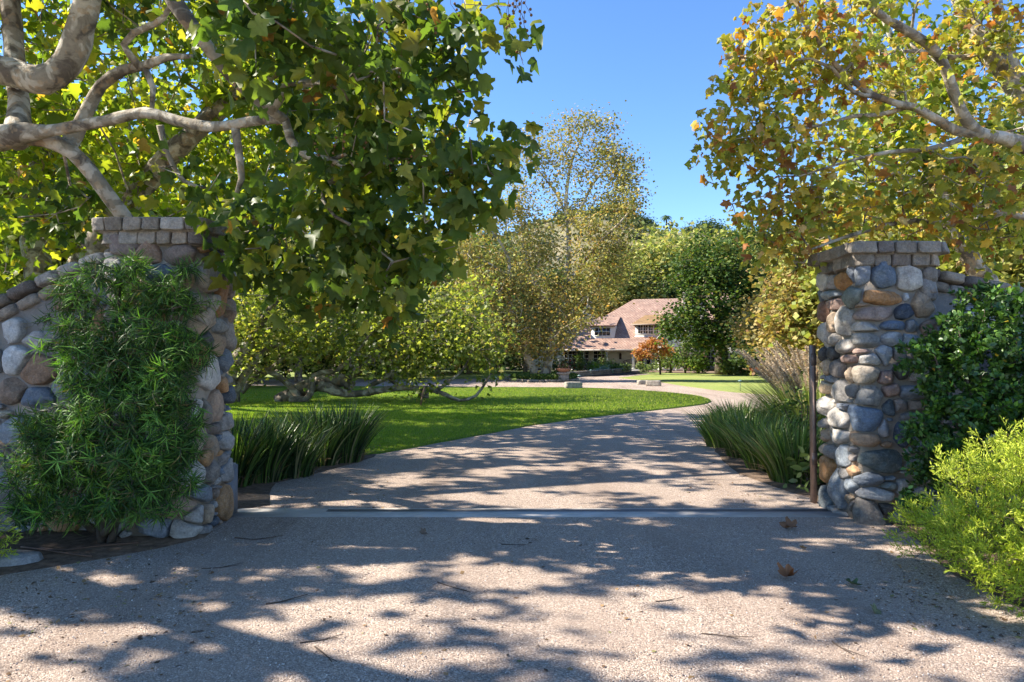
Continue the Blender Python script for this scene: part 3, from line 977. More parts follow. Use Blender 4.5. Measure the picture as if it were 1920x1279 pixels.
def cap(parent, x0, x1, y0, y1, z1, seed, c0, flipn):
    r = np.random.default_rng(seed)
    for name, ex, za, zb in (("coping_course", .0, z1 - .222, z1 - .115), ("top_course", .05, z1 - .108, z1 - .004)):
        e = ex
        f, L, out = rounded_path([(x0 - e + .03, y1 + e - .03), (x0 - e + .03, y0 - e + .03), (x1 + e - .03, y0 - e + .03), (x1 + e - .03, y1 + e - .03)][::-1], .08)
        g2 = lambda u, f=f: (lambda q: (q[0] - c0[0], q[1] - c0[1], flipn * q[2], flipn * q[3]))(f(u))
        m = MB()
        build_stones(m, coping_cells(0, L, za, zb, .165 if ex == 0 else .19, r), g2, gap=.013, H=.042, flat=.3)
        prism(m, out - c0[:2], za - .012, zb + .004 if ex == 0 else zb - .004, (.30, .27, .235))
        if ex:   # flat slabs laid over the top
            for i in range(3):
                for j in range(3):
                    xa, xb = x0 + (x1 - x0) * i / 3 + .01, x0 + (x1 - x0) * (i + 1) / 3 - .01
                    ya, yb = y0 + (y1 - y0) * j / 3 + .01, y0 + (y1 - y0) * (j + 1) / 3 - .01
                    m.box((xa - c0[0], ya - c0[1], zb - .02), (xb - c0[0], yb - c0[1], zb + .012 + .008 * r.random()), (.36, .34, .31))
        m.build(name, M_STONE, parent, smooth=False if False else True)


xx, yy, nx_, ny_ = rounded_path([(0, 1), (0, 0), (1, 0), (1, 1)][::-1], .1)[0](np.array([.05]))
FL = 1 if (nx_[0] * (xx[0] - .5) + ny_[0] * (yy[0] - .5)) > 0 else -1
cap(rp, RX0, RX1, RY0, RY1, RH, 5, P0, FL)

# --- left pillar
LX0, LX1, LY0, LY1, LH = -3.66, -2.74, 6.02, 6.82, 2.82
fL, LLn, outL = rounded_path([(LX0 + ins, LY1 - ins), (LX0 + ins, LY0 + ins), (LX1 - ins, LY0 + ins), (LX1 - ins, LY1 - ins)][::-1], .13)
fL_ = fL
fL = lambda u: (lambda q: (q[0], q[1], FL * q[2], FL * q[3]))(fL_(u))
fli, a1, b1 = lin(fL, LLn, (LX1 - ins, LY1 - ins), (LX1 - ins, LY0 + ins), 'x')
flf, a2, b2 = lin(fL, LLn, (LX1 - ins, LY0 + ins), (LX0 + ins, LY0 + ins), 'y')
FI, FF = ('x', LX1, fli), ('y', LY0, flf)
Tl = dict(scale=1.881, ox=0, oy=380)
L_in = [(755, 262, 60, 105, (.5, .46, .39)), (792, 330, 30, 165, (.44, .27, .15)), (740, 410, 38, 75, wh), (742, 485, 40, 72, dk), (775, 495, 42, 80, tn), (780, 440, 32, 50, lb), (748, 600, 52, 145, (.56, .55, .53)), (768, 720, 42, 105, (.44, .33, .25)), (725, 745, 42, 100, (.31, .27, .23)), (768, 797, 45, 42, (.22, .19, .17)),
        (742, 845, 28, 52, tn), (737, 900, 34, 72, (.42, .26, .13)), (760, 862, 24, 82, tn), (757, 945, 38, 95, (.30, .27, .24)), (708, 955, 60, 105, (.5, .49, .46)), (730, 1030, 50, 62, (.25, .29, .33)), (712, 1105, 34, 110, (.45, .44, .42)), (735, 1100, 30, 80, tn), (735, 1160, 30, 50, gr)]
L_f = [(512, 182, 92, 82, (.32, .22, .17)), (545, 245, 120, 62, (.22, .28, .36)), (690, 440, 72, 62, tn), (700, 530, 78, 105, (.50, .27, .12)), (690, 740, 42, 100, wh), (688, 860, 66, 105, tn), (640, 1078, 160, 92, (.38, .28, .21)), (650, 1150, 140, 80, (.52, .50, .47), 3, -14), (550, 1145, 150, 66, (.24, .28, .34)), (430, 155, 110, 70, (.22, .18, .17)), (630, 185, 110, 70, (.24, .19, .17)), (640, 265, 80, 90, tn), (670, 350, 90, 90, lg), (610, 330, 90, 90, gr)]
cellsL = [px_stone(FI, *s, **Tl) for s in L_in] + [px_stone(FF, *s, **Tl) for s in L_f]
lp = empty("stone_gate_pillar", ((LX0 + LX1) / 2, (LY0 + LY1) / 2, 0))
tag(lp, "field stone gate pillar on the left, half hidden by the narrow-leaved shrub", "gate pillar", "stone gate pillars either side of the drive")
P0 = np.array(lp.location)
CAPB = LH - .225
lo, hi = min(a1, b2, b1, a2), max(a1, b2, b1, a2)
mb = MB()
build_stones(mb, random_stones(lo - .02, hi + .02, 0, CAPB + .01, .19, cellsL, 8) + random_stones(hi + .06, lo + LLn - .06, 0, CAPB, .22, (), 9), shifted(fL, P0), gap=.014, H=.062)
mb.build("stonework", M_STONE, lp, smooth=True)
mb = MB(); prism(mb, outL - P0[:2], 0, CAPB + .02, (.32, .28, .235)); mb.build("mortar", M_MORTAR, lp)
cap(lp, LX0, LX1, LY0, LY1, LH, 6, P0, FL)


# --- wing walls with a falling, arched coping
def wing_wall(name, xa, xb, Y, thick, top, label, fixed, seed, sgn, group):
    """front face at y=Y from xa to xb; top(x) gives the height"""
    root = empty(name, ((xa + xb) / 2, Y + thick / 2, 0))
    tag(root, label, "stone wall", group, "thing")
    c0 = np.array(root.location)
    xs = np.linspace(xa, xb, 40)
    T = top(xs)
    mbm = MB()
    n = len(xs)
    V = []
    for y in (Y + .05, Y + thick - .05):
        for x, t in zip(xs, T): V += [(x - c0[0], y - c0[1], 0), (x - c0[0], y - c0[1], t - .14)]
    F = []
    for i in range(n - 1):
        a = 2 * i; b = a + 2
        F += [[a, b, b + 1, a + 1], [2 * n + b, 2 * n + a, 2 * n + a + 1, 2 * n + b + 1], [a + 1, b + 1, 2 * n + b + 1, 2 * n + a + 1]]
    F += [[0, 1, 2 * n + 1, 2 * n], [2 * n - 2, 4 * n - 2, 4 * n - 1, 2 * n - 1]]
    mbm.add(V, [np.array(F)], (.27, .24, .21))
    mbm.build("mortar", M_MORTAR, root)
    ff = lambda u: (u - c0[0], np.full(np.shape(u), Y + .05 - c0[1]), np.zeros(np.shape(u)), -np.ones(np.shape(u)))
    fb = lambda u: (u - c0[0], np.full(np.shape(u), Y + thick - .05 - c0[1]), np.zeros(np.shape(u)), np.ones(np.shape(u)))
    cells = random_stones(xa, xb, 0, float(max(T)) - .2, .27, fixed, seed)
    cells = [c for c in cells if c[1] + c[3] * .45 < top(np.array([c[0]]))[0] - .24]
    m = MB(); build_stones(m, cells, ff, gap=.02, H=.06)
    m.build("stonework", M_STONE, root, smooth=True)
    cells = [c for c in random_stones(xa, xb, 0, float(max(T)) - .2, .3, (), seed + 50) if c[1] + c[3] * .45 < top(np.array([c[0]]))[0] - .24]
    m = MB(); build_stones(m, cells, fb, gap=.02, H=.05)
    r = np.random.default_rng(seed)
    # two courses of coping along the slope: whole blocks bent along the arch
    L = np.concatenate([[0], np.cumsum(np.hypot(np.diff(xs), np.diff(T)))])
    mc = MB()
    for row in range(2):
        u = 0.0
        while u < L[-1] - .05:
            w = .19 * (.8 + .5 * r.random()) * (1.15 if row == 0 else 1)
            u2 = min(u + w, L[-1])
            xm = np.interp((u + u2) / 2, L, xs); tm = np.interp((u + u2) / 2, L, T)
            ang = math.atan2(np.interp(u2, L, T) - np.interp(u, L, T), np.interp(u2, L, xs) - np.interp(u, L, xs))
            hw, hh = (u2 - u) / 2 - .008, .052
            offn = -.055 - row * .118
            dep = thick / 2 + (.03 if row == 0 else .0)
            # rounded block as a subdivided box pushed out towards a superellipsoid
            K = 6
            gx = np.linspace(-1, 1, K); pts = []
            A = np.array([(x, y, z) for x in gx for y in gx for z in gx if max(abs(x), abs(y), abs(z)) > .999])
            idx = {tuple(np.round(p, 3)): i for i, p in enumerate(A)}
            Fq = []
            for ax in range(3):
                for s in (-1, 1):
                    for i in range(K - 1):
                        for j in range(K - 1):
                            q = []
                            for di, dj in ((0, 0), (1, 0), (1, 1), (0, 1)):
                                p = [0, 0, 0]; p[ax] = s; p[(ax + 1) % 3] = gx[i + di]; p[(ax + 2) % 3] = gx[j + dj]
                                q.append(idx[tuple(np.round(p, 3))])
                            Fq.append(q if s > 0 else q[::-1])
            Pn = A / (np.sum(np.abs(A) ** 7, axis=1, keepdims=True) ** (1 / 7))
            ph = r.random() * 40
            nz = np.array([mnoise.noise(Vector(p * 1.6) + Vector((ph, 0, 0))) for p in Pn])
            Pn = Pn * (1 + .07 * nz[:, None])
            lx, ly, lz = Pn[:, 0] * hw, Pn[:, 1] * dep, Pn[:, 2] * hh
            X = xm + lx * math.cos(ang) - (lz + offn) * math.sin(ang)
            Z = tm + lx * math.sin(ang) + (lz + offn) * math.cos(ang)
            wt = np.array([p[0] for p in CPAL]); wt = wt / wt.sum()
            cc = np.array(CPAL[r.choice(len(CPAL), p=wt)][1]) * (1 + r.normal(0, .1))
            mc.add(np.stack([X - c0[0], Y + thick / 2 + ly - c0[1], Z], 1), [np.array(Fq)], cc)
            u = u2
    m.build("back_stonework", M_STONE, root, smooth=True)
    mc.build("coping", M_STONE, root, smooth=True)
    return root


LWY = 6.22
topL = lambda x: 2.60 - .36 * np.clip(-3.66 - x, 0, 9) - .10 * np.clip(-3.9 - x, 0, 9) ** 2
W1 = ('y', LWY, lambda X: X)
LW = [(45, 450, 72, 105, wl, 3.4), (125, 485, 115, 52, (.52, .53, .54), 3.5), (50, 552, 100, 115, wl, 4), (130, 590, 155, 105, (.36, .24, .16), 2.6), (130, 405, 140, 140, (.14, .11, .105), 3.5), (35, 665, 95, 95, (.3, .23, .18)), (130, 692, 122, 82, (.17, .215, .28), 4), (15, 750, 36, 34, (.5, .46, .36)), (42, 800, 100, 115, (.26, .30, .34)),
      (222, 650, 92, 92, (.25, .28, .33)), (205, 745, 92, 82, (.32, .25, .18)), (35, 905, 100, 95, (.13, .13, .14)), (45, 1070, 130, 110, (.2, .17, .15)), (20, 985, 80, 60, (.3, .32, .34)), (225, 350, 80, 70, (.36, .25, .17)), (-10, 560, 30, 90, (.3, .3, .3)), (0, 440, 30, 60, wl), (160, 800, 80, 60, dk)]
wing_wall("stone_wing_wall", -6.6, LX0 + .02, LWY, .42, topL, "low stone wall arching down to the left behind the narrow-leaved shrub", [px_stone(W1, *s, **Tl) for s in LW], 12, -1, "stone walls beside the gate pillars")
topR = lambda x: 2.52 - .20 * np.clip(x - 4.1, 0, 9) - .04 * np.clip(x - 4.6, 0, 9) ** 2
wing_wall("stone_wing_wall", RX1 - .02, 7.6, 6.85, .42, topR, "stone wall falling away to the right behind the dark green hedge", [], 14, 1, "stone walls beside the gate pillars")

# gate track, gate post, concrete block
root = empty("gate_track", (0.3, 7.0, 0)); tag(root, "concrete strip with a steel sliding-gate rail across the drive", "gate track")
m = MB(); m.box((-3.35, -.2, -.05), (3.1, .16, .012), (.42, .40, .375)); m.build("concrete_strip", M_CONC, root)
m = MB()
for yy0, yy1, hh in ((.02, .04, .018), (.075, .095, .018)): m.box((-2.2, yy0, .0), (3.1, yy1, hh), (.16, .15, .15))
m.box((-2.2, .0405, .0), (3.1, .0745, .014), (.12, .105, .10)); m.build("rail", M_STEEL, root)
root = empty("gate_end_post", (3.275, 7.46, 0)); tag(root, "brown steel post standing against the back of the right pillar", "gate post")
m = MB(); m.box((-.005, -.03, 0), (.03, .06, 1.72), (.26, .18, .145)); m.build("post", M_STEEL, root)
m = MB()
for z in (.42, 1.5):
    m = MB(); m.box((-.024, -.040, z), (.034, -.031, z + .13), (.2, .15, .13)); m.build("bracket", M_STEEL, root)
root = empty("timber_bollard", (-2.86, 6.9, 0)); tag(root, "short dark grey weathered timber post behind the left pillar", "bollard")
m = MB(); m.box((-.1, -.1, 0), (.06, .1, .5), (.16, .17, .19)); m.build("post", M_WOOD, root)
m = MB(); m.box((-.085, -.085, .501), (.045, .085, .515), (.24, .24, .25)); m.build("end_grain", M_WOOD, root)


# ------------------------------------------------------------------ the big trees
G_DK = [(.38, (.075, .13, .03)), (.3, (.11, .165, .03)), (.2, (.18, .22, .035)), (.1, (.28, .28, .05)), (.02, (.3, .16, .04))]
G_BR = [(.35, (.19, .26, .03)), (.3, (.28, .33, .04)), (.18, (.11, .17, .03)), (.14, (.40, .38, .05)), (.03, (.42, .25, .06))]
Y_OR = [(.40, (.33, .35, .06)), (.28, (.22, .27, .05)), (.2, (.46, .37, .07)), (.08, (.44, .24, .055)), (.06, (.29, .13, .045)), (.03, (.55, .45, .24))]
OLIVE = [(.33, (.24, .24, .075)), (.3, (.33, .29, .09)), (.2, (.40, .32, .11)), (.09, (.14, .17, .04)), (.1, (.46, .28, .08))]


def poly_in(px, py, poly):
    n = len(poly); r = np.zeros(len(px), bool); j = n - 1
    for i in range(n):
        xi, yi = poly[i]; xj, yj = poly[j]
        c = ((yi > py) != (yj > py)) & (px < (xj - xi) * (py - yi) / (yj - yi + 1e-9) + xi)
        r ^= c; j = i
    return r


# A: sycamore arching over the drive from the left
Lb = [
    ([(-9.0, 7.2, 0), (-8.9, 7.0, 1.2), (-8.5, 6.9, 2.6), W(-180, 150, 7.2), W(-60, 125, 7.1), W(20, 135, 7.0), W(80, 150, 6.9), W(128, 118, 6.9), W(160, 20, 6.8), W(185, -120, 6.8), W(210, -300, 6.8), (-3.9, 6.6, 7.8)],
     [.42, .36, .28, .18, .155, .145, .145, .14, .125, .1, .08, .02]),
    ([W(30, 262, 6.8), W(36, 200, 7.2), W(28, 110, 7.5), W(20, 0, 7.6), W(5, -200, 7.6), W(60, -420, 7.3)], [.13, .10, .10, .098, .08, .05]),
    ([(-8.6, 6.8, 2.0), W(-120, 300, 7.1), W(20, 255, 6.8), W(90, 246, 6.7), W(180, 230, 6.6), W(270, 212, 6.4), W(330, 226, 6.3), W(400, 238, 6.1), W(470, 228, 5.9), W(535, 226, 5.7), W(545, 262, 5.7), W(575, 292, 5.6), W(620, 300, 5.5), W(680, 330, 5.4)],
     [.26, .17, .12, .062, .055, .052, .05, .047, .042, .038, .04, .032, .025, .01]),
    ([W(50, 255, 6.85), W(110, 270, 6.9), W(155, 305, 7.0), W(190, 350, 7.1), W(228, 402, 7.3), W(300, 520, 7.9), (-3.9, 8.3, 0)], [.095, .078, .075, .075, .08, .11, .17]),
    ([W(120, 290, 7.3), W(160, 215, 7.3), W(190, 160, 7.2), W(235, 130, 7.1), W(272, 124, 7.0), W(310, 108, 6.9), W(360, 106, 6.8)], [.09, .07, .06, .055, .05, .04, .02]),
    ([W(262, 126, 7.0), W(232, 84, 6.9), W(250, 62, 6.8), W(290, 45, 6.7), W(318, 15, 6.6), W(330, -60, 6.5)], [.04, .035, .035, .03, .025, .02]),
    ([W(272, 126, 7.0), W(287, 165, 7.0), W(285, 208, 7.0)], [.035, .03, .02]),
    ([W(280, -160, 5.0), W(312, -30, 5.2), W(350, 35, 5.2), W(385, 82, 5.3), W(440, 150, 5.5), W(505, 205, 5.6), W(535, 226, 5.7)], [.09, .07, .062, .055, .05, .04, .04]),
    ([W(508, 205, 5.6), W(535, 168, 5.6), W(575, 155, 5.5), W(640, 165, 5.3)], [.045, .04, .035, .015]),
    ([W(440, 232, 6.0), W(448, 290, 6.0), W(453, 335, 6.0), W(440, 372, 6.0)], [.04, .035, .028, .012]),
    ([W(300, 235, 6.5), W(310, 280, 6.6), W(345, 340, 6.7), W(400, 355, 6.8)], [.035, .025, .02, .01]),
    ([W(172, -60, 6.8), W(60, -500, 5.4), (-3.6, 3.8, 6.8), (-2.6, 3.2, 7.9)], [.07, .06, .05, .02]),
    ([(-8.5, 6.6, 2.6), (-8.3, 5.6, 4.4), (-7.2, 4.2, 5.9), (-5.6, 3.2, 7.0), (-3.4, 2.6, 7.6), (-1.6, 2.4, 7.7)], [.2, .14, .10, .075, .05, .02]),
    ([(-7.2, 4.2, 5.9), (-7.6, 2.6, 7.2), (-6.8, 1.4, 8.3)], [.14, .1, .05]),
    ([(-8.9, 7.0, 1.6), (-9.4, 7.2, 4), (-9, 7.6, 6.5), (-8.2, 8, 8.6)], [.28, .22, .15, .06]),
    ([(-9.3, 7.2, 4), (-7.6, 8.6, 6.0), (-5.8, 9.8, 7.2), (-4, 10.6, 7.9)], [.16, .12, .09, .04]),
]
near = [CL(975, 60, 4.8, 26, 70, .2, 12), CL(960, 262, 5.3, 45, 18, .25, 9), CL(900, 395, 5.5, 45, 25, .3, 9), CL(830, 430, 5.6, 40, 30, .3, 11), CL(640, 520, 6.2, 90, 40, .4, 26), CL(455, 470, 6.2, 45, 50, .4, 18), CL(860, 130, 5.2, 50, 50, .4, 16), CL(470, 40, 4.9, 120, 70, .6, 30), CL(640, 120, 5.2, 150, 110, .8, 46), CL(760, 230, 5.4, 120, 90, .8, 40), CL(860, 310, 5.4, 80, 45, .5, 26), CL(670, 320, 5.6, 140, 80, .7, 40), CL(580, 440, 6.0, 120, 70, .7, 34),
        CL(725, 470, 5.9, 80, 60, .5, 36), CL(800, 60, 5.2, 90, 80, .6, 48), CL(400, 350, 6.6, 140, 40, .6, 16), CL(745, 530, 5.8, 40, 35, .3, 10), CL(900, 10, 5.0, 36, 30, .3, 5), CL(270, 30, 7.8, 120, 40, .5, 14), CL(540, 230, 6.7, 110, 80, .8, 22),
        CL(520, 530, 6.4, 70, 40, .4, 12), CL(120, 380, 8.4, 110, 50, .7, 30), CL(935, 310, 5.4, 50, 18, .3, 9), CL(500, 30, 4.3, 60, 60, .3, 10)]
over = [((-3.0, 4.2, 7.2), (2.0, 1.6, 1.3), 60), ((-5.5, 3.0, 7.6), (2.2, 1.8, 1.3), 70), ((-7.6, 4.5, 7.4), (2.0, 2.2, 1.6), 65), ((-1.4, 2.6, 7.8), (1.6, 1.6, 1.0), 40), ((-6.8, 1.2, 8.6), (2.2, 1.6, 1.2), 50), ((-8.4, 8.2, 8.0), (2.4, 2.0, 1.8), 60), ((-4.6, 10.2, 7.6), (2.4, 1.8, 1.4), 60),
        ((-3.6, 6.2, 6.9), (1.8, 1.6, 1.0), 45), ((-1.0, 5.2, 6.6), (1.5, 1.3, .9), 26), ((-2.0, 7.6, 7.6), (1.8, 1.4, 1.0), 30), ((-6.2, 6.8, 7.0), (1.8, 1.6, 1.2), 40), ((-9.8, 4.0, 6.4), (1.6, 2.2, 1.6), 40)]
SKYP = [(905, -50), (925, 30), (900, 110), (915, 215), (1010, 235), (1015, 300), (975, 340), (930, 400), (880, 440), (870, 480), (830, 520), (800, 620), (2200, 640), (2200, -50)]
SPRIG = [(905, -60), (1005, -60), (1010, 140), (940, 140)]


# gaps in the crown: sun flecks on the gravel, each traced back up the sun's direction
FLECKS = [(180, 1195, 150, 26), (450, 1195, 110, 32), (620, 1150, 90, 22), (300, 1245, 60, 16), (100, 1265, 110, 18), (860, 1140, 60, 16), (965, 1080, 110, 20), (1160, 1030, 110, 18), (1250, 1080, 60, 8), (1130, 1065, 50, 10), (1080, 1140, 90, 20), (1040, 1190, 90, 26), (860, 1200, 60, 14),
          (960, 1235, 50, 14), (770, 1250, 60, 25), (1140, 1240, 50, 20), (1470, 1135, 70, 10), (1380, 1045, 50, 6), (1360, 1065, 60, 6), (1490, 1180, 35, 12), (1350, 1225, 40, 12), (1590, 1260, 70, 10), (1290, 1145, 30, 8), (1680, 1205, 40, 6), (1770, 1205, 40, 8), (1190, 1272, 60, 10), (930, 978, 100, 8),
          (1250, 1000, 80, 8), (1030, 940, 150, 14), (1150, 915, 140, 10), (660, 935, 90, 10), (850, 930, 60, 8), (1300, 930, 100, 8), (760, 1037, 120, 5), (1000, 1037, 60, 4), (500, 930, 60, 12), (20, 1210, 60, 14), (560, 1230, 50, 14), (400, 1140, 50, 10), (1400, 900, 60, 8), (780, 900, 90, 7), (1000, 880, 100, 6), (1230, 870, 80, 6)]
FG = []
for a_, b_, c_, d_ in FLECKS:
    q_ = G(a_, b_); FG.append((q_[0], q_[1], abs(G(a_ + c_, b_)[0] - q_[0]) * .82 + .03, (G(a_, b_ - d_)[1] - G(a_, b_ + d_)[1]) / 2 * .9 + .03))
FG += [(3.9, 6.6, .12, .25), (4.5, 6.9, .2, .22), (5.0, 6.35, .2, .2), (5.5, 6.75, .25, .25), (5.95, 6.25, .15, .2), (4.3, 6.15, .16, .15), (7.3, 11.6, 1.5, 1.2), (4.8, 6.1, .12, .12), (5.3, 6.1, .14, .12), (3.75, 6.25, .1, .15)]
FG += [(4.25, 4.65, 1.35, .95), (6.1, 5.8, .5, .22), (7.0, 5.6, .45, .3), (5.5, 5.7, .2, .15), (-2.2, 5.4, .45, .14), (-1.3, 5.35, .4, .12), (-3.1, 5.5, .3, .15)]; FG.append((4.3, 4.9, .7, .5))
fr_ = np.random.default_rng(5)
for _ in range(520):
    y_ = 2.4 + 15 * fr_.random() ** 1.25; x_ = fr_.uniform(-.85, .75) * min(y_, 6.5)
    w_ = .05 + .2 * fr_.random() ** 1.6
    FG.append((x_, y_, w_ * 1.3, w_ * (.5 + .5 * fr_.random())))
LD = -np.array(to_sun)


def in_fleck(p):
    gp = p + LD * (p[:, 2:3] / -LD[2])
    r = np.zeros(len(p), bool)
    for x, y, a, b in FG:
        e = (gp[:, 0] - x) / a; f_ = (gp[:, 1] - y) / b
        r |= e * e + f_ * f_ < 1
    return r


def rejA(p):
    x, y, d = project(p)
    r = (d > .3) & poly_in(x, y, SKYP) & (y > -40) & ~poly_in(x, y, SPRIG)
    inf = in_frame(p, 0)
    return r | (in_fleck(p) & (rng.random(len(p)) < np.where(inf, .3, .95))) | (inf & (rng.random(len(p)) < .34))




def shade_tips(n, x0, x1, y0, y1, z0, z1, hide=True):
    """crown points over the drive: spread evenly as seen from the sun, clumped, with the gaps left open"""
    cx = rng.uniform(x0, x1, n // 4); cy = rng.uniform(y0, y1, n // 4); k = rng.integers(0, n // 4, n)
    gx = cx[k] + rng.normal(0, .35, n); gy = cy[k] + rng.normal(0, .3, n)
    z = rng.uniform(z0, z1, n // 4)[k] + rng.normal(0, .3, n)
    P = np.stack([gx, gy, np.zeros(n)], 1) - LD * (z / -LD[2])[:, None] * np.array([1, 1, 1])
    P = P[~in_fleck(P)]
    return P[~in_frame(P, 60)] if hide else P


treeA = make_tree("sycamore_tree", "large sycamore with mottled pale limbs arching over the left gate pillar", "tree", Lb, near + over,
                  dict(per=14, size=.128, spread=.17, palette=G_DK, tmpl=LEAVES, hang=.7, upw=.7, tilt=.8, jit=.15, clump=.01), (M_BARK, M_LEAF), (-9.0, 7.2, 0), seg=.3, rt=.0045, step=.12, reject=rejA, extra=shade_tips(1950, -6.0, 6.5, 1.9, 8.6, 5.6, 8.6))
m = MB()
for _ in range(44):     # strings of seed balls hanging from the twigs
    p = W(*[(rng.uniform(700, 905), rng.uniform(-30, 30), rng.uniform(4.9, 5.3)), (rng.uniform(955, 990), rng.uniform(-40, 30), 4.8), (rng.uniform(560, 860), rng.uniform(0, 260), rng.uniform(4.9, 5.4))][rng.choice(3, p=[.5, .15, .35])]) - np.array(treeA.location)
    L = rng.uniform(.12, .3)
    q = [p, p + [rng.normal(0, .02), 0, -L * .5], p + [rng.normal(0, .03), 0, -L]]
    tube(m, q, .0018, 4, (.18, .11, .05))
    for k in range(rng.integers(2, 5)):
        c = p + (np.array(q[-1]) - p) * (1 - .25 * k)
        tube(m, [c + [0, 0, .011], c + [0, 0, .006], c, c - [0, 0, .006], c - [0, 0, .011]], [.003, .009, .011, .009, .003], 7, (.22, .12, .05))
tag(m.build("seed_balls", M_DRY, treeA), kind="stuff")

# A2: second sycamore standing behind the left wall
Lb2 = [([(-9.5, 14, 0), (-9.2, 13.6, 2), (-8.0, 13.2, 3.8), (-6.6, 13.0, 5.4), (-4.6, 12.6, 6.8), (-2.6, 12.2, 7.6)], [.42, .34, .27, .2, .14, .06]),
       ([(-9.2, 13.6, 2), (-10.2, 14.5, 4.4), (-10.6, 15.5, 7), (-10.2, 16, 9.6)], [.3, .24, .17, .08]),
       ([(-8.0, 13.2, 3.8), (-6.6, 14.2, 4.2), (-5.0, 14.8, 4.6), (-3.0, 15.0, 5.6)], [.2, .15, .11, .05]),
       ([(-9.2, 13.6, 1.8), (-11, 12.6, 3.6), (-12.6, 12, 5.8)], [.25, .18, .09]),
       ([(-6.6, 13.0, 5.4), (-6.2, 14.8, 7.4), (-5.4, 16, 9)], [.14, .1, .05])]
c2 = [((-10.5, 13.5, 5.2), (2.6, 2.2, 1.6), 110), ((-7.5, 14.0, 5.4), (2.4, 2.0, 1.6), 120), ((-4.6, 14.2, 5.6), (2.0, 2.0, 1.3), 90), ((-2.8, 14.4, 5.8), (1.5, 1.4, .9), 45), ((-8.6, 13, 3.2), (2.6, 1.8, 1.0), 90), ((-5.4, 14.6, 3.6), (2.2, 1.6, .9), 70), ((-11, 15, 8), (2.6, 2.4, 1.8), 90), ((-6.6, 15, 8.2), (2.8, 2.2, 1.5), 100),
      ((-3, 13, 7.4), (1.8, 1.8, 1.0), 60), ((-12.6, 12.4, 3.6), (2, 1.6, 1.4), 60)]
make_tree("sycamore_tree", "sunlit yellow green sycamore standing behind the left wall", "tree", Lb2, c2, dict(per=15, size=.19, spread=.2, palette=G_BR, tmpl=LEAVESLO, hang=.6, upw=.8, tilt=.7, jit=.15),
          (M_BARK, M_LEAF), (-9.5, 14, 0), seg=.45, rt=.006, step=.25, reject=rejA, extra=shade_tips(1200, -4.5, 6.0, 8.4, 19, 5.5, 9.5, False))

# A3: third sycamore further back, shading the near half of the lawn
Lb2 = [([(-12.5, 22, 0), (-12.2, 21.8, 2.4), (-10.6, 21.4, 4.6), (-8.6, 21, 6.2), (-6, 20.6, 7.2), (-4, 20.2, 7.6)], [.4, .33, .26, .19, .12, .05]), ([(-12.2, 21.8, 2.4), (-12.6, 20, 5), (-12, 18, 7.6)], [.25, .18, .08]), ([(-10.6, 21.4, 4.6), (-9.6, 23.4, 6.6), (-8, 25, 8)], [.2, .13, .05])]
make_tree("sycamore_tree", "broad sycamore shading the lawn, partly seen through the leaves above the left pillar", "tree", Lb2, [((-11, 21, 7.5), (3, 3, 1.6), 70)], dict(per=14, size=.24, spread=.25, palette=G_BR, tmpl=LEAVESLO, hang=.5, upw=.8, tilt=.7, jit=.15),
          (M_BARK, M_LEAF), (-12.5, 22, 0), seg=.55, rt=.007, step=.3, reject=rejA, extra=shade_tips(470, -7.0, 3.8, 13, 20, 5.2, 8.6, False))

# B: autumn sycamore on the right
T0 = (7.6, 7.9, 0)
Lb3 = [([T0, (7.4, 7.8, 1.4), (6.7, 7.6, 2.9), W(1990, 320, 7.5), W(1925, 275, 7.4), W(1875, 258, 7.3), W(1832, 247, 7.2), W(1802, 208, 7.1), W(1785, 165, 7.0), W(1768, 118, 6.9), W(1740, 82, 6.8), W(1690, 52, 6.7), W(1640, 20, 6.6), W(1600, -30, 6.5)],
        [.3, .26, .17, .12, .085, .07, .062, .055, .052, .05, .046, .042, .036, .03]),
       ([W(1840, 250, 7.2), W(1795, 246, 7.2), W(1762, 228, 7.1), W(1722, 204, 7.0), W(1680, 194, 6.9), W(1640, 180, 6.9), W(1600, 152, 6.8), W(1565, 120, 6.7), W(1535, 80, 6.7), W(1500, 30, 6.6), W(1480, -40, 6.5)], [.06, .05, .045, .04, .034, .03, .027, .025, .02, .017, .012]),
       ([(6.9, 7.7, 2.5), W(2010, 260, 8.0), W(1925, 195, 8.2), W(1890, 142, 8.3), W(1852, 98, 8.4), W(1812, 28, 8.5), W(1780, -60, 8.5), W(1750, -220, 8.4)], [.19, .14, .12, .11, .1, .09, .08, .05]),
       ([W(1925, 190, 8.4), W(1885, 80, 8.5), W(1868, 0, 8.5), W(1860, -160, 8.5)], [.08, .07, .06, .04]),
       ([W(1640, 181, 6.9), W(1600, 172, 6.8), W(1560, 128, 6.7), W(1520, 110, 6.7), W(1460, 120, 6.6)], [.024, .02, .018, .013, .008]),
       ([W(1700, 200, 7.0), W(1650, 215, 7.0), W(1600, 218, 7.0), W(1540, 235, 6.9), W(1470, 240, 6.9)], [.03, .022, .02, .014, .008]),
       ([W(1960, 420, 7.6), W(1880, 398, 7.6), W(1800, 420, 7.5), W(1700, 415, 7.4), W(1600, 440, 7.3), W(1520, 468, 7.2)], [.05, .04, .032, .028, .02, .01]),
       ([W(1800, 262, 7.2), W(1740, 280, 7.2), W(1670, 285, 7.1), W(1600, 300, 7.1), W(1500, 330, 7.0)], [.03, .025, .022, .016, .008]),
       ([W(1850, 100, 8.3), W(1790, 108, 8.1), W(1720, 96, 7.9), W(1650, 100, 7.8)], [.035, .03, .022, .01])]
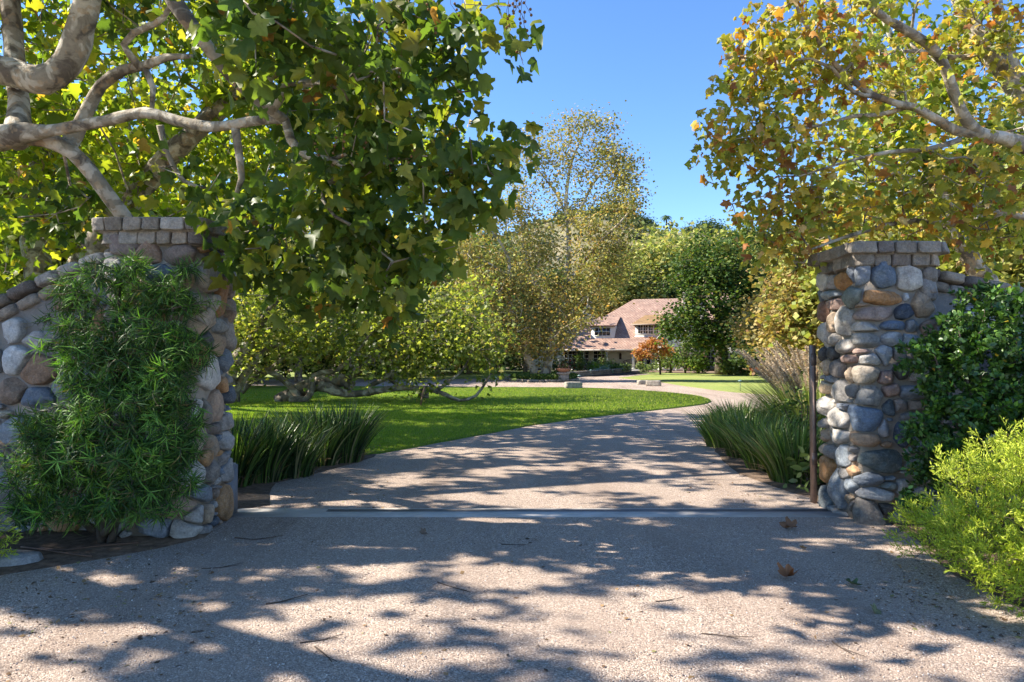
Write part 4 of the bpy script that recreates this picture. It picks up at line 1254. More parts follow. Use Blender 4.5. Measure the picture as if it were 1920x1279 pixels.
cB = [CL(1500, 40, 6.9, 120, 70, .7, 70), CL(1420, 150, 6.8, 75, 60, .5, 42), CL(1365, 255, 6.9, 52, 40, .4, 24), CL(1330, 232, 6.9, 25, 12, .2, 5), CL(1330, 322, 6.9, 25, 12, .2, 5), CL(1480, 270, 7.0, 110, 70, .7, 66), CL(1600, 180, 7.6, 140, 100, .8, 58), CL(1760, 90, 8.2, 140, 100, .9, 46), CL(1870, 230, 8.2, 90, 90, .7, 32),
      CL(1610, 350, 7.2, 140, 60, .7, 58), CL(1460, 400, 7.2, 80, 45, .5, 44), CL(1470, 470, 7.5, 60, 40, .5, 24), CL(1760, 370, 7.4, 130, 60, .8, 74), CL(1700, 435, 8.0, 160, 26, .8, 36), CL(1890, 380, 7.0, 70, 60, .6, 38), CL(1850, 30, 8.0, 100, 80, .9, 36), CL(1700, -120, 7.6, 260, 120, 1.2, 80), CL(1400, 90, 6.8, 40, 40, .4, 14),
      CL(1380, 380, 7.1, 25, 30, .3, 7), CL(1560, 450, 8.0, 90, 28, .6, 20), ((7.5, 8, 6.5), (2, 1.6, 1.6), 60), CL(1545, 110, 6.8, 90, 70, .6, 40)]
RIGHTP = [(1000, -400), (1345, -400), (1365, 0), (1335, 110), (1320, 190), (1288, 225), (1292, 330), (1362, 350), (1352, 440), (1370, 520), (1440, 640), (1000, 640)]


def rejB(p):
    x, y, d = project(p)
    return (d > .3) & (poly_in(x, y, RIGHTP) | ((y > 505) & (x < 1540)))


make_tree("sycamore_tree", "autumn sycamore with yellow and orange leaves reaching in over the right pillar", "tree", Lb3, cB, dict(per=6, size=.084, spread=.18, palette=Y_OR, tmpl=LEAVES, hang=.5, upw=.8, tilt=.8, jit=.2, clump=.035),
          (M_BARK, M_AUTUMN), T0, seg=.26, rt=.0035, step=.12, reject=rejB)

# C: leaning pale trunk behind the right wall
T1 = (10.2, 14.5, 0)
Lb4 = [([T1, W(1862, 560, 14.3), W(1830, 505, 14.1), W(1790, 430, 14.0), W(1752, 340, 13.9), W(1728, 280, 13.8), W(1708, 225, 13.8), W(1690, 120, 13.7), W(1650, 20, 13.6)], [.26, .2, .18, .15, .125, .11, .1, .07, .04]),
       ([W(1790, 430, 14.0), W(1850, 350, 14.2), W(1900, 240, 14.5)], [.12, .09, .04]), ([W(1752, 340, 13.9), W(1690, 330, 13.5), W(1620, 280, 13.2)], [.08, .06, .03])]
cC = [CL(1780, 300, 14, 110, 60, 1.5, 45), CL(1700, 180, 13.7, 110, 80, 1.4, 45), CL(1880, 250, 14.3, 70, 90, 1.4, 36), CL(1830, 440, 14.2, 120, 50, 1.5, 50), CL(1620, 260, 13.3, 90, 60, 1.2, 35), CL(1700, 60, 13.6, 120, 60, 1.2, 30)]
make_tree("sycamore_tree", "slender sycamore with a leaning white trunk beyond the right wall", "tree", Lb4, cC, dict(per=14, size=.17, spread=.25, palette=[(.5, (.24, .29, .05)), (.3, (.13, .19, .035)), (.2, (.36, .32, .06))], tmpl=LEAVESLO, hang=.4),
          (M_BARK, M_LEAF), T1, seg=.5, rt=.006, step=.3, reject=rejB)

# E: old sycamore lying along the lawn
Lb5 = [([W(520, 754, 23.7), W(545, 742, 23.7), W(572, 728, 23.7), W(605, 716, 23.6), W(640, 712, 23.6), W(655, 722, 23.6), W(648, 742, 23.7)], [.24, .27, .27, .27, .25, .2, .11]),
       ([W(600, 722, 23.3), W(640, 736, 23.2), W(680, 738, 23.2), W(740, 728, 23), W(800, 730, 23), W(835, 740, 22.9), W(862, 751, 22.9), W(892, 742, 22.9), W(912, 715, 22.9), W(921, 700, 22.9)], [.22, .14, .11, .095, .095, .075, .055, .05, .04, .03]),
       ([W(545, 748, 23.2), W(575, 748, 23.1), W(586, 725, 23.1), W(584, 705, 23.1), W(605, 698, 23.1), W(632, 694, 23.1), W(660, 670, 23.1), W(700, 620, 23.4)], [.12, .11, .1, .09, .09, .08, .06, .03]),
       ([W(565, 748, 23.4), W(545, 726, 23.3), W(520, 704, 23.2), W(495, 694, 23.2), W(484, 696, 23.2), W(470, 715, 23.2), W(456, 734, 23.2), W(440, 718, 23.2), W(425, 722, 23.3)], [.15, .11, .1, .1, .1, .1, .1, .09, .09]),
       ([W(424, 752, 22.0), W(428, 725, 22.2), W(432, 695, 22.4), W(448, 668, 22.6), W(470, 640, 22.8), W(500, 590, 23), W(540, 540, 23)], [.3, .26, .22, .2, .16, .12, .05]),
       ([W(440, 752, 22.6), W(447, 722, 22.6), W(470, 690, 22.6), W(500, 655, 23), W(550, 640, 23.2)], [.16, .14, .13, .1, .05]),
       ([W(700, 736, 23), W(690, 725, 23), W(730, 705, 23), W(760, 660, 23.2), W(800, 600, 23.6)], [.09, .09, .08, .06, .03]),
       ([W(760, 728, 23), W(735, 715, 23.1), W(720, 690, 23.2), W(700, 640, 23.4)], [.07, .06, .05, .03]),
       ([W(640, 714, 23.6), W(680, 690, 23.8), W(730, 640, 24.2), W(760, 580, 24.6)], [.14, .12, .1, .04]),
       ([W(820, 732, 23), W(842, 715, 23), W(870, 690, 23.2), W(890, 640, 23.4)], [.06, .05, .04, .02]), ([W(800, 730, 23), W(800, 745, 22.9), W(792, 742, 22.9), W(784, 735, 22.9)], [.08, .09, .08, .05]),
       ([W(450, 722, 23.2), W(490, 705, 23.4), W(520, 680, 23.6), W(560, 640, 23.8), W(600, 600, 24)], [.1, .09, .08, .06, .03])]
cE = [CL(470, 640, 23, 60, 50, 1.6, 45), CL(540, 610, 23.5, 90, 60, 2, 80), CL(640, 620, 24, 100, 60, 2.2, 100), CL(740, 620, 24, 100, 60, 2.2, 100), CL(700, 675, 23, 110, 24, 1.2, 34), CL(820, 650, 23.5, 80, 45, 1.6, 75), CL(900, 670, 23.2, 50, 30, 1.2, 30), CL(560, 520, 25.5, 90, 35, 2, 50), CL(850, 560, 25.5, 80, 40, 2, 50), CL(800, 600, 25, 90, 50, 2, 70), CL(620, 550, 25, 120, 40, 2, 60), CL(470, 570, 25, 60, 50, 2, 40),
      CL(900, 630, 24, 40, 40, 1.5, 28), CL(780, 700, 22.6, 70, 16, .8, 14)]
make_tree("fallen_sycamore_tree", "old sycamore lying along the lawn with crooked limbs resting near the grass", "tree", Lb5, cE, dict(per=17, size=.135, spread=.38, palette=[(.4, (.19, .23, .06)), (.3, (.27, .30, .09)), (.2, (.11, .15, .04)), (.1, (.35, .31, .1))], tmpl=LEAVESLO, hang=.3, upw=.9, tilt=.7),
          (M_BARKG, M_LEAF), tuple(G(560, 752)), seg=.6, wob=.16, rt=.008, step=.22, lump=.3, sides=12)
root = empty("prop_stake", tuple(G(788, 763))); tag(root, "thin brown stake propping the low limb over the lawn", "stake")
m = MB(); tube(m, [(0, 0, 0), (.06, 0, .3), (.14, 0, .62)], .03, 7, (.16, .1, .07)); m.build("stake", M_WOOD, root)

# D: the tall tree on the round island bed
YD = 45.0
base = tuple(G(1014, 711))
Lb6 = [([W(1006, 712, YD), W(1000, 692, YD), W(990, 672, YD), W(978, 640, YD), W(962, 600, YD), W(952, 540, YD), W(955, 492, YD), W(935, 450, YD), W(915, 430, YD)], [.36, .27, .24, .2, .18, .15, .12, .08, .05]),
       ([W(1019, 712, YD), W(1026, 690, YD), W(1030, 665, YD), W(1036, 635, YD), W(1050, 590, YD), W(1060, 540, YD), W(1067, 480, YD), W(1065, 420, YD), W(1061, 380, YD), W(1070, 310, YD), W(1090, 260, YD), W(1108, 215, YD)], [.38, .31, .28, .25, .22, .2, .18, .16, .13, .09, .06, .03]),
       ([W(1066, 425, YD), W(1090, 390, YD - .5), W(1108, 350, YD - 1), W(1140, 310, YD - 1.5), W(1160, 270, YD - 1.5)], [.12, .1, .08, .05, .03]),
       ([W(1060, 540, YD), W(1088, 500, YD - 1), W(1120, 460, YD - 2), W(1160, 420, YD - 3), W(1195, 380, YD - 3)], [.15, .12, .1, .07, .03]),
       ([W(1036, 640, YD), W(1060, 600, YD - 1), W(1095, 560, YD - 2), W(1120, 545, YD - 2)], [.2, .14, .1, .05]),
       ([W(1050, 590, YD), W(1010, 540, YD + 1), W(985, 480, YD + 1), W(975, 400, YD + 1), W(960, 330, YD + 1)], [.16, .13, .1, .07, .03]),
       ([W(1061, 400, YD), W(1040, 360, YD + 1), W(1010, 320, YD + 1), W(985, 290, YD + 1)], [.1, .07, .05, .02]),
       ([W(980, 640, YD), W(930, 610, YD - 1), W(880, 590, YD - 2)], [.16, .1, .04]), ([W(958, 520, YD), W(910, 490, YD), W(870, 470, YD)], [.1, .07, .03])]
cD = [CL(1105, 225, YD, 44, 28, 1, 28), CL(1010, 285, YD, 60, 40, 1.6, 34), CL(1165, 315, YD - 1, 35, 35, 1.2, 24), CL(1065, 280, YD, 95, 52, 1.8, 64), CL(1140, 300, YD - 1, 40, 50, 1.4, 36), CL(1160, 355, YD - 2, 40, 36, 1.4, 30), CL(1190, 390, YD - 3, 30, 30, 1, 20), CL(1060, 370, YD, 100, 50, 2, 80), CL(965, 305, YD + 1, 35, 40, 1, 20), CL(1120, 430, YD - 2, 75, 45, 1.6, 70),
      CL(930, 400, YD, 70, 45, 1.6, 50), CL(890, 460, YD, 55, 45, 1.6, 60), CL(1000, 460, YD, 90, 50, 2, 90), CL(1120, 500, YD - 2, 70, 45, 1.6, 80), CL(910, 540, YD - 1, 70, 50, 1.8, 90), CL(1010, 550, YD - 1, 80, 50, 2, 100), CL(1100, 570, YD - 2, 42, 40, 1.4, 45), CL(950, 620, YD - 2, 80, 35, 1.6, 80), CL(1050, 618, YD - 2, 55, 30, 1.4, 36), CL(890, 610, YD - 2, 45, 45, 1.5, 40),
      CL(960, 375, YD, 60, 45, 1.6, 34), CL(1175, 345, YD - 2, 40, 45, 1.4, 24), CL(885, 560, YD - 1, 45, 60, 1.6, 46), CL(1150, 470, YD - 3, 40, 50, 1.4, 34), CL(1000, 650, YD - 1, 60, 18, 1, 24), CL(1110, 610, YD - 3, 35, 14, .8, 12)]
make_tree("tall_sycamore_tree", "tall bronze green sycamore with forked white trunk on the round island bed", "tree", Lb6, cD, dict(per=30, size=.155, spread=.42, palette=OLIVE, tmpl=RHOMB, hang=.2, upw=.7, tilt=.9, jit=.22, clump=.02),
          (M_BARKW, M_FAR), base, seg=.8, wob=.14, rt=.014, rexp=.38, step=.5, lump=.2, sides=9, tw=3)

# F: dark oak by the house
YF = 58.0
bF = tuple(G(1355, 703))
Lb7 = [([bF, W(1354, 680, YF), W(1352, 650, YF), W(1350, 610, YF), W(1345, 560, YF), W(1340, 510, YF)], [.75, .55, .5, .4, .28, .12]),
       ([W(1352, 650, YF), W(1320, 610, YF - 1), W(1285, 590, YF - 2), W(1250, 600, YF - 2)], [.3, .22, .15, .06]), ([W(1352, 650, YF), W(1390, 610, YF - 1), W(1430, 580, YF - 1), W(1460, 560, YF)], [.3, .22, .15, .06]),
       ([W(1350, 600, YF), W(1385, 550, YF), W(1400, 500, YF)], [.22, .15, .06]), ([W(1350, 600, YF), W(1310, 550, YF), W(1300, 500, YF)], [.22, .15, .06])]
cF = [CL(1345, 470, YF, 60, 30, 2, 60), CL(1300, 520, YF, 50, 40, 2, 80), CL(1400, 520, YF, 60, 45, 2, 90), CL(1350, 540, YF - 2, 70, 50, 2, 110), CL(1260, 605, YF - 3, 30, 28, 1.4, 30), CL(1300, 600, YF - 2, 40, 34, 1.6, 50), CL(1430, 580, YF - 1, 50, 50, 2, 80), CL(1380, 610, YF - 2, 60, 38, 2, 80), CL(1440, 630, YF - 1, 36, 34, 1.4, 36), CL(1330, 640, YF - 2, 50, 20, 1.4, 36), CL(1420, 450, YF + 1, 40, 30, 1.5, 36)]
make_tree("oak_tree", "broad dark green oak standing beside the house", "tree", Lb7, cF, dict(per=26, size=.26, spread=.5, palette=[(.4, (.045, .085, .02)), (.3, (.07, .13, .025)), (.2, (.12, .17, .03)), (.1, (.2, .2, .04))], tmpl=RHOMB, hang=.1, upw=.9, tilt=.8), (M_BARKD, M_FAR), bF, seg=1.0, rt=.02, rexp=.36, step=.7, sides=9, tw=3)


# ------------------------------------------------------------------ the house
HO = np.array([13.3, 75.0, 0.0]); HA = math.radians(-16)
HU = np.array([math.cos(HA), math.sin(HA), 0]); HV = np.array([-math.sin(HA), math.cos(HA), 0])
house = empty("country_house", tuple(HO), HA)
tag(house, "cream country house with pinkish tiled roof and stone chimney beyond the lawn", "house")
CREAM, TRIM, WHITE = (.62, .60, .50), (.66, .65, .58), (.72, .72, .68)


def uvplane(name, quads, mat, parent, c=(1, 1, 1), thick=.12):
    """planar roof pieces: corner lists (3 or 4 pts); u along first edge, v up the slope; underside added for thickness"""
    V, F, UV = [], [], []
    for q in quads:
        q = np.array(q, float); n = len(q)
        e = norm((q[1] - q[0])[None])[0]; nn = norm(np.cross(q[1] - q[0], q[2] - q[0])[None])[0]
        f = np.cross(nn, e)
        b = len(V)
        top = list(q); bot = list(q - nn * thick)
        V += top + bot
        F.append(list(range(b, b + n))); UV.append([((p - q[0]) @ e, (p - q[0]) @ f) for p in q])
        F.append(list(range(b + n, b + 2 * n))[::-1]); UV.append([(0, 0)] * n)
        for i in range(n):
            j = (i + 1) % n
            F.append([b + i, b + n + i, b + n + j, b + j]); UV.append([(0, 0)] * 4)
    me = bpy.data.meshes.new(name)
    me.from_pydata([tuple(v) for v in V], [], F)
    at = me.attributes.new("Col", 'FLOAT_COLOR', 'POINT')
    at.data.foreach_set("color", np.tile(np.array([*c, 1], np.float32), len(V)))
    uvl = me.uv_layers.new(name="UVMap")
    fl = [u for f in UV for u in f]
    uvl.data.foreach_set("uv", np.array(fl, np.float32).ravel())
    o = bpy.data.objects.new(name, me); col.objects.link(o); me.materials.append(mat); o.parent = parent
    return o


def win(parent, u, v, z, w, h, nx, ny, name="window", frame=.07):
    """window in a wall facing -v: frame, muntins, pane"""
    m = MB()
    m.box((u - w / 2 - frame, v - .05, z - frame), (u + w / 2 + frame, v - .002, z), WHITE)
    m.box((u - w / 2 - frame, v - .05, z + h), (u + w / 2 + frame, v - .002, z + h + frame), WHITE)
    m.box((u - w / 2 - frame, v - .05, z), (u - w / 2, v - .002, z + h), WHITE)
    m.box((u + w / 2, v - .05, z), (u + w / 2 + frame, v - .002, z + h), WHITE)
    for i in range(1, nx): m.box((u - w / 2 + w * i / nx - .022, v - .035, z + .001), (u - w / 2 + w * i / nx + .022, v - .02, z + h - .001), WHITE)
    for j in range(1, ny): m.box((u - w / 2 + .001, v - .038, z + h * j / ny - .022), (u + w / 2 - .001, v - .022, z + h * j / ny + .022), WHITE)
    f = m.build(name, M_PAINT, parent)
    m = MB(); m.box((u - w / 2, v - .015, z), (u + w / 2, v - .004, z + h), (.1, .1, .1)); m.build("pane", M_GLASS, f)
    return f


EA, RG, RV = 2.45, 8.55, 8.5           # eave height, ridge height, depth of the ridge
sl = (RG - EA) / RV
m = MB()
m.box((-10, 2.0, .15), (3.2, 2.3, 2.6), CREAM)          # back wall of the porch
m.box((-12, 2.3, .15), (16, 14, 3.2), CREAM)
m.box((7.0, .8, .15), (16, 2.3, 5.6), WHITE)
m.build("wall", M_PAINT, house)
m = MB(); m.box((-10.3, -.2, .0), (4.2, 2.0, .16), (.45, .43, .4)); m.box((-1.2, -1.0, 0), (2.2, -.2, .085), (.42, .4, .37)); m.build("porch_floor", M_CONC, house)
uvplane("roof", [[(-9.5, -.3, EA - .1), (7.4, -.3, EA - .1), (7.4, RV, RG), (-.8, RV, RG), (-4.3, RV * .62, EA + sl * RV * .62 - .1), (-6.5, RV * .62, EA + sl * RV * .62 - .1), (-9.5, 2.5, EA + sl * 2.5)],
                 [(7.4, RV * 2, EA), (-9.5, RV * 2, EA), (-.8, RV, RG), (7.4, RV, RG)],
                 [(-9.5, RV * 2, EA), (-4.3, RV * .62, EA + sl * RV * .62 - .1), (-.8, RV, RG)],
                 [(7.3, .2, 5.5), (16.3, .2, 5.5), (14, 7, 9.0), (7.3, 7, 9.0)], [(-16, 3, 3.0), (-6.3, 3, 3.0), (-6.3, 8, 6.0), (-16, 8, 6.0)]], M_ROOF, house)
m = MB(); m.box((-9.6, -.38, EA - .28), (3.4, -.24, EA - .10), (.5, .45, .38)); m.build("gutter", M_PAINT, house)
for u in (-8.3, -5.6, -2.9, .0):
    m = MB(); m.box((u - .13, .0, .16), (u + .13, .26, EA - .2), TRIM); m.box((u - .17, -.04, .16), (u + .17, .30, .32), TRIM); m.box((u - .18, -.05, EA - .4), (u + .18, .31, EA - .2), TRIM); m.build("porch_post", M_PAINT, house)
for u in (-7.4, -4.0, -5.9): win(house, u, 2.0, .5, 1.3, 1.7, 3, 4)
m = MB()
for uu0 in (.75, 1.5):
    m.box((uu0 - .35, 1.9, .16), (uu0 + .35, 1.96, 2.3), WHITE)
dr = m.build("door", M_PAINT, house)
for uu0 in (.75, 1.5):
    m = MB()
    m.box((uu0 - .22, 1.885, .6), (uu0 + .22, 1.899, 2.1), (.1, .1, .1)); m.build("pane", M_GLASS, dr)
m = MB(); m.box((-1.75, 1.86, 1.25), (-1.5, 1.995, 1.85), (.06, .045, .04)); m.box((-1.70, 1.8, 1.85), (-1.55, 1.995, 1.95), (.06, .045, .04)); m.build("wall_lantern", M_STEEL, house)
# projecting gable wing
m = MB()
gx0, gx1, gz, ga, gv = 2.7, 7.6, 3.55, 6.6, -.9
mid = (gx0 + gx1) / 2
V = [(gx0, gv, .1), (gx1, gv, .1), (gx1, gv, gz), (mid, gv, ga), (gx0, gv, gz), (gx0, 6, .1), (gx1, 6, .1), (gx1, 6, gz), (mid, 6, ga), (gx0, 6, gz)]
m.add(V, [np.array([[0, 1, 2, 3, 4]]), np.array([[0, 4, 9, 5], [1, 6, 7, 2]])], WHITE)
m.build("gable_wall", M_PAINT, house)
ov = .35; k = (ga - gz) / (mid - gx0)
uvplane("gable_roof", [[(gx0 - ov, 7, gz - k * ov + .15), (gx0 - ov, gv - .3, gz - k * ov + .15), (mid, gv - .3, ga + .15), (mid, 7, ga + .15)],
                       [(gx1 + ov, gv - .3, gz - k * ov + .15), (gx1 + ov, 7, gz - k * ov + .15), (mid, 7, ga + .15), (mid, gv - .3, ga + .15)]], M_ROOF, house, thick=.1)
m = MB()
for a, b in (((gx0 - ov, gz - k * ov), (mid, ga)), ((mid, ga), (gx1 + ov, gz - k * ov))):
    V = [(a[0], gv - .34, a[1] - .16), (b[0], gv - .34, b[1] - .16), (b[0], gv - .34, b[1] + .06), (a[0], gv - .34, a[1] + .06)]
    V += [(x, gv - .28, z) for x, y, z in V]
    m.add(V, [[[0, 1, 2, 3], [4, 7, 6, 5], [0, 4, 5, 1], [3, 2, 6, 7]]], WHITE)
m.build("barge_board", M_PAINT, house)
win(house, 3.9, gv, 3.75, .9, .95, 2, 2)
win(house, 3.55, gv, .35, 1.25, 2.0, 3, 4); win(house, 5.2, gv, .35, 1.25, 2.0, 3, 4)
win(house, 8.6, .8, .5, 1.6, 1.6, 4, 3); win(house, 9.6, .8, 3.6, .9, 1.3, 2, 3); win(house, 12.2, .8, .5, 1.4, 1.6, 4, 3); win(house, 13.2, .8, 3.6, 1, 1.3, 2, 3)
# dormer with four casements
dm = MB(); dm.box((.05, 1.9, 3.85), (2.75, 6, 5.25), WHITE); dormer = dm.build("dormer", M_PAINT, house)
m = MB(); m.box((-.0, 1.8, 3.72), (2.8, 1.9 - .002, 3.86), WHITE); m.build("sill", M_PAINT, dormer)
for q in range(4): win(dormer, .62 + q * .58, 1.9, 4.15, .42, .92, 2, 3, frame=.05)
uvplane("dormer_roof", [[(-.35, 1.45, 5.2), (3.2, 1.45, 5.2), (3.2, 5.6, 6.45), (.9, 5.6, 6.45)], [(-.35, 6, 5.2), (-.35, 1.45, 5.2), (.9, 5.6, 6.45)]], M_ROOF, dormer, (.85, .8, .45))
m = MB(); m.box((-.38, 1.36, 5.06), (3.2, 1.45, 5.2), (.35, .28, .22)); m.build("fascia", M_PAINT, dormer)
# left dormer with a plain white cheek
m = MB()
V = [(-4.9, 1.6, 3.6), (-2.25, 1.6, 3.6), (-2.25, 1.6, 5.1), (-4.9, 1.6, 5.1), (-2.25, 4.4, 5.9), (-4.9, 4.4, 5.9), (-4.9, 4.4, 5.2), (-2.25, 4.4, 5.2)]
m.add(V, [np.array([[0, 1, 2, 3], [1, 7, 4, 2], [0, 3, 5, 6]])], WHITE)
d2 = m.build("side_dormer", M_PAINT, house)
uvplane("dormer_roof", [[(-5.2, 1.3, 5.08), (-2.0, 1.3, 5.08), (-2.0, 5.2, 6.3), (-5.2, 5.2, 6.3)]], M_ROOF, d2)
win(d2, -3.6, 1.6, 3.95, 1.7, .85, 4, 2)
# chimneys of field stone
def chimney(u0, u1, v0, v1, z0, z1, seed):
    f, L, out = rounded_path([(u0, v1), (u0, v0), (u1, v0), (u1, v1)][::-1], .1)
    g2 = lambda u, f=f: (lambda q: (q[0], q[1], FL * q[2], FL * q[3]))(f(u))
    m = MB()
    build_stones(m, random_stones(0, L, z0, z1, .5, (), seed, [(.5, (.46, .44, .42)), (.25, (.34, .33, .32)), (.15, (.55, .53, .5)), (.1, (.4, .29, .2))]), g2, gap=.05, H=.07, flat=0)
    prism(m, out, z0, z1, (.2, .18, .17))
    m.box((u0 - .1, v0 - .1, z1), (u1 + .1, v1 + .1, z1 + .12), (.42, .4, .37))
    return m.build("chimney", M_STONE, house, smooth=True)
chimney(5.5, 7.7, -2.0, -.9, 0, 8.15, 21)
chimney(-6.4, -5.4, 5.0, 6.0, 5.5, 8.0, 22)
root = empty("garden_bench", tuple(HO + HU * -.55 + HV * 1.1 + [0, 0, .16]), HA); tag(root, "dark arched wooden bench on the house porch", "bench")
m = MB(); m.box((-.7, -.25, .4), (.7, .2, .45), (.12, .1, .085)); m.build("seat", M_WOOD, root)
m = MB()
for i in range(9):
    x = -.66 + i * .165; m.box((x - .025, .2, .45), (x + .025, .24, .8 + .22 * math.cos(x * 2)), (.12, .1, .085))
tube(m, [(-.72 + .18 * i, .22, .81 + .22 * math.cos((-.72 + .18 * i) * 2)) for i in range(9)], .035, 6, (.12, .1, .085)); m.build("backrest", M_WOOD, root)
for x, y in ((-.64, -.2), (.64, -.2), (-.64, .2), (.64, .2)):
    m = MB(); m.box((x - .03, y - .03, 0), (x + .03, y + .03, .4), (.12, .1, .085)); m.build("leg", M_WOOD, root)

# ------------------------------------------------------------------ garden pieces between the drive and the house
def low_wall(name, pts, h, w, label, cat, seed, group=None):
    P = np.array(pts, float); root = empty(name, (P[0][0], P[0][1], 0)); tag(root, label, cat, group, "thing")
    r = np.random.default_rng(seed); L = np.concatenate([[0], np.cumsum(np.linalg.norm(np.diff(P, axis=0), axis=1))])
    m = MB(); bw = .38
    rows = max(1, round(h / .16)); rh = h / rows
    for k in range(rows):
        u = -bw * .5 * (k % 2)
        while u < L[-1]:
            u2 = u + bw * (.7 + .6 * r.random()); c = min(max((u + u2) / 2, 0), L[-1])
            x, y = np.interp(c, L, P[:, 0]), np.interp(c, L, P[:, 1]); i = min(len(L) - 2, max(0, np.searchsorted(L, c) - 1))
            d = norm((P[i + 1] - P[i])[None])[0]; ang = math.atan2(d[1], d[0]); hw = (u2 - u) / 2 - .012
            jj = r.normal(0, .015)
            def T(V): 
                x_, y_ = V[:, 0] * math.cos(ang) - V[:, 1] * math.sin(ang), V[:, 0] * math.sin(ang) + V[:, 1] * math.cos(ang)
                return np.stack([x_ + x - P[0][0], y_ + y - P[0][1], V[:, 2]], 1)
            cc = np.array((.36, .31, .25)) * (.75 + .5 * r.random())
            m.box((-hw, -w / 2 + jj, k * rh + .006), (hw, w / 2 + jj, (k + 1) * rh - .006), cc, T); u = u2
    m.build("stonework", M_STONE, root)
    return root


low_wall("garden_wall", [tuple(G(x, y)[:2]) for x, y in ((1062, 708), (1100, 705), (1150, 700.5), (1180, 697.5))], .42, .4, "low stone retaining wall along the walkway in front of the porch flowers", "low wall", 31)
isl_c = np.array([G(1019, 713)[0], 45.4]); ir = (2.25, 3.5)
th = np.linspace(0, 2 * PI, 41)
low_wall("stone_edging", [(isl_c[0] + ir[0] * math.cos(t), isl_c[1] + ir[1] * math.sin(t)) for t in th], .16, .22, "ring of low stones around the island bed of the tall sycamore", "edging", 32)


def stone_block(px, py, w, d, h, label, seed, rz=.2):
    r = np.random.default_rng(seed); p = G(px, py)
    K = 7; gx = np.linspace(-1, 1, K); A = []; F = []; idx = {}
    def vid(q):
        q = tuple(np.round(q, 3))
        if q not in idx: idx[q] = len(A); A.append(q)
        return idx[q]
    for ax in range(3):
        for s in (-1, 1):
            for i in range(K - 1):
                for j in range(K - 1):
                    f = []
                    for di, dj in ((0, 0), (1, 0), (1, 1), (0, 1)):
                        q = [0, 0, 0]; q[ax] = s; q[(ax + 1) % 3] = gx[i + di]; q[(ax + 2) % 3] = gx[j + dj]; f.append(vid(q))
                    F.append(f if s > 0 else f[::-1])
    A = np.array(A); A = A / (np.sum(np.abs(A) ** 9, axis=1, keepdims=True) ** (1 / 9)); ph = r.random() * 30
    A = A * (1 + .12 * np.array([mnoise.noise(Vector(a * 1.4) + Vector((ph, 0, 0))) for a in A])[:, None])
    V = A * [w / 2, d / 2, h / 2] + [0, 0, h / 2 - .02]
    o = mesh_obj("stone_block", V, [np.array(F)], M_STONE, None, np.tile(np.array([(.44, .40, .33)]), (len(V), 1)), True)
    o.location = p; o.rotation_euler = (0, 0, rz)
    return tag(o, label, "stone block", "cut stone blocks marking the drive edge")


stone_block(1075, 729, .85, .4, .36, "pale stone block at the lawn tip beside the drive, in front of the island bed", 1)
stone_block(948, 712, .95, .5, .35, "pale stone block lying left of the island bed", 2)
stone_block(1225, 724, .8, .4, .32, "grey stone block at the near corner of the far lawn", 3, -.3)
stone_block(1205, 721, .6, .35, .26, "smaller grey stone beside the block at the far lawn corner", 4, .1)


def path_light(px, py, label):
    p = G(px, py); root = empty("path_light", tuple(p)); tag(root, label, "garden light", "small path lights along the drive")
    m = MB(); tube(m, [(0, 0, 0), (0, 0, .5)], .013, 7, (.16, .2, .17)); m.build("stem", M_STEEL, root)
    m = MB(); tube(m, [(0, 0, .485), (0, 0, .5), (0, 0, .55)], [.11, .10, .02], 12, (.2, .3, .27)); m.build("lamp_shade", M_STEEL, root)


path_light(1388, 735, "slim green path light on the far lawn near the tall plume grass")
path_light(929, 727, "thin dark path light at the lawn edge left of the island bed")
path_light(1086, 721, "thin path light standing behind the pale block at the island bed")
path_light(1108, 706, "small path light beside the walkway and retaining wall")
p = G(1056, 716); root = empty("flower_urn", tuple(p)); tag(root, "terracotta bowl of pink flowers on a stone plinth by the island bed", "planter")
m = MB(); m.box((-.33, -.33, 0), (.33, .33, .5), (.42, .37, .31)); m.box((-.4, -.4, .5), (.4, .4, .58), (.45, .4, .34)); m.build("plinth", M_STONE, root)
m = MB(); tube(m, [(0, 0, .58), (0, 0, .62), (0, 0, .7), (0, 0, .8), (0, 0, .84)], [.2, .26, .38, .46, .47], 16, (.42, .2, .12)); m.build("bowl", M_CONC, root)
m = MB(); n = 260; P = ball_pts((0, 0, .92), (.4, .4, .14), n); scatter(m, *OVAL, P, rng.normal(size=(n, 3)), rng.normal(size=(n, 3)) + [0, 0, 1], .09, pick(n, [(.5, (.45, .22, .16)), (.5, (.1, .15, .04))]), .14); tag(m.build("flowers", M_FAR, root), kind="stuff")
p = G(1412, 706) ; root = empty("wheelbarrow", (p[0], 53, 0.03)); tag(root, "bright orange-red wheelbarrow parked under the trees behind the plume grass", "wheelbarrow")
m = MB(); V = [(-.55, -.35, .62), (.6, -.35, .68), (.6, .35, .68), (-.55, .35, .62), (-.35, -.22, .36), (.25, -.22, .36), (.25, .22, .36), (-.35, .22, .36)]
m.add(V, [[[0, 4, 5, 1], [1, 5, 6, 2], [2, 6, 7, 3], [3, 7, 4, 0], [4, 7, 6, 5]]], (.62, .10, .025)); m.build("tray", M_PAINT, root)
m = MB(); tube(m, [(.45, 0, .2 + .17 * math.sin(t)) if False else (.5 + .17 * math.cos(t), 0, .18 + .17 * math.sin(t)) for t in np.linspace(0, 2 * PI, 15)], .04, 6, (.03, .03, .03)); m.build("wheel", M_STEEL, root)
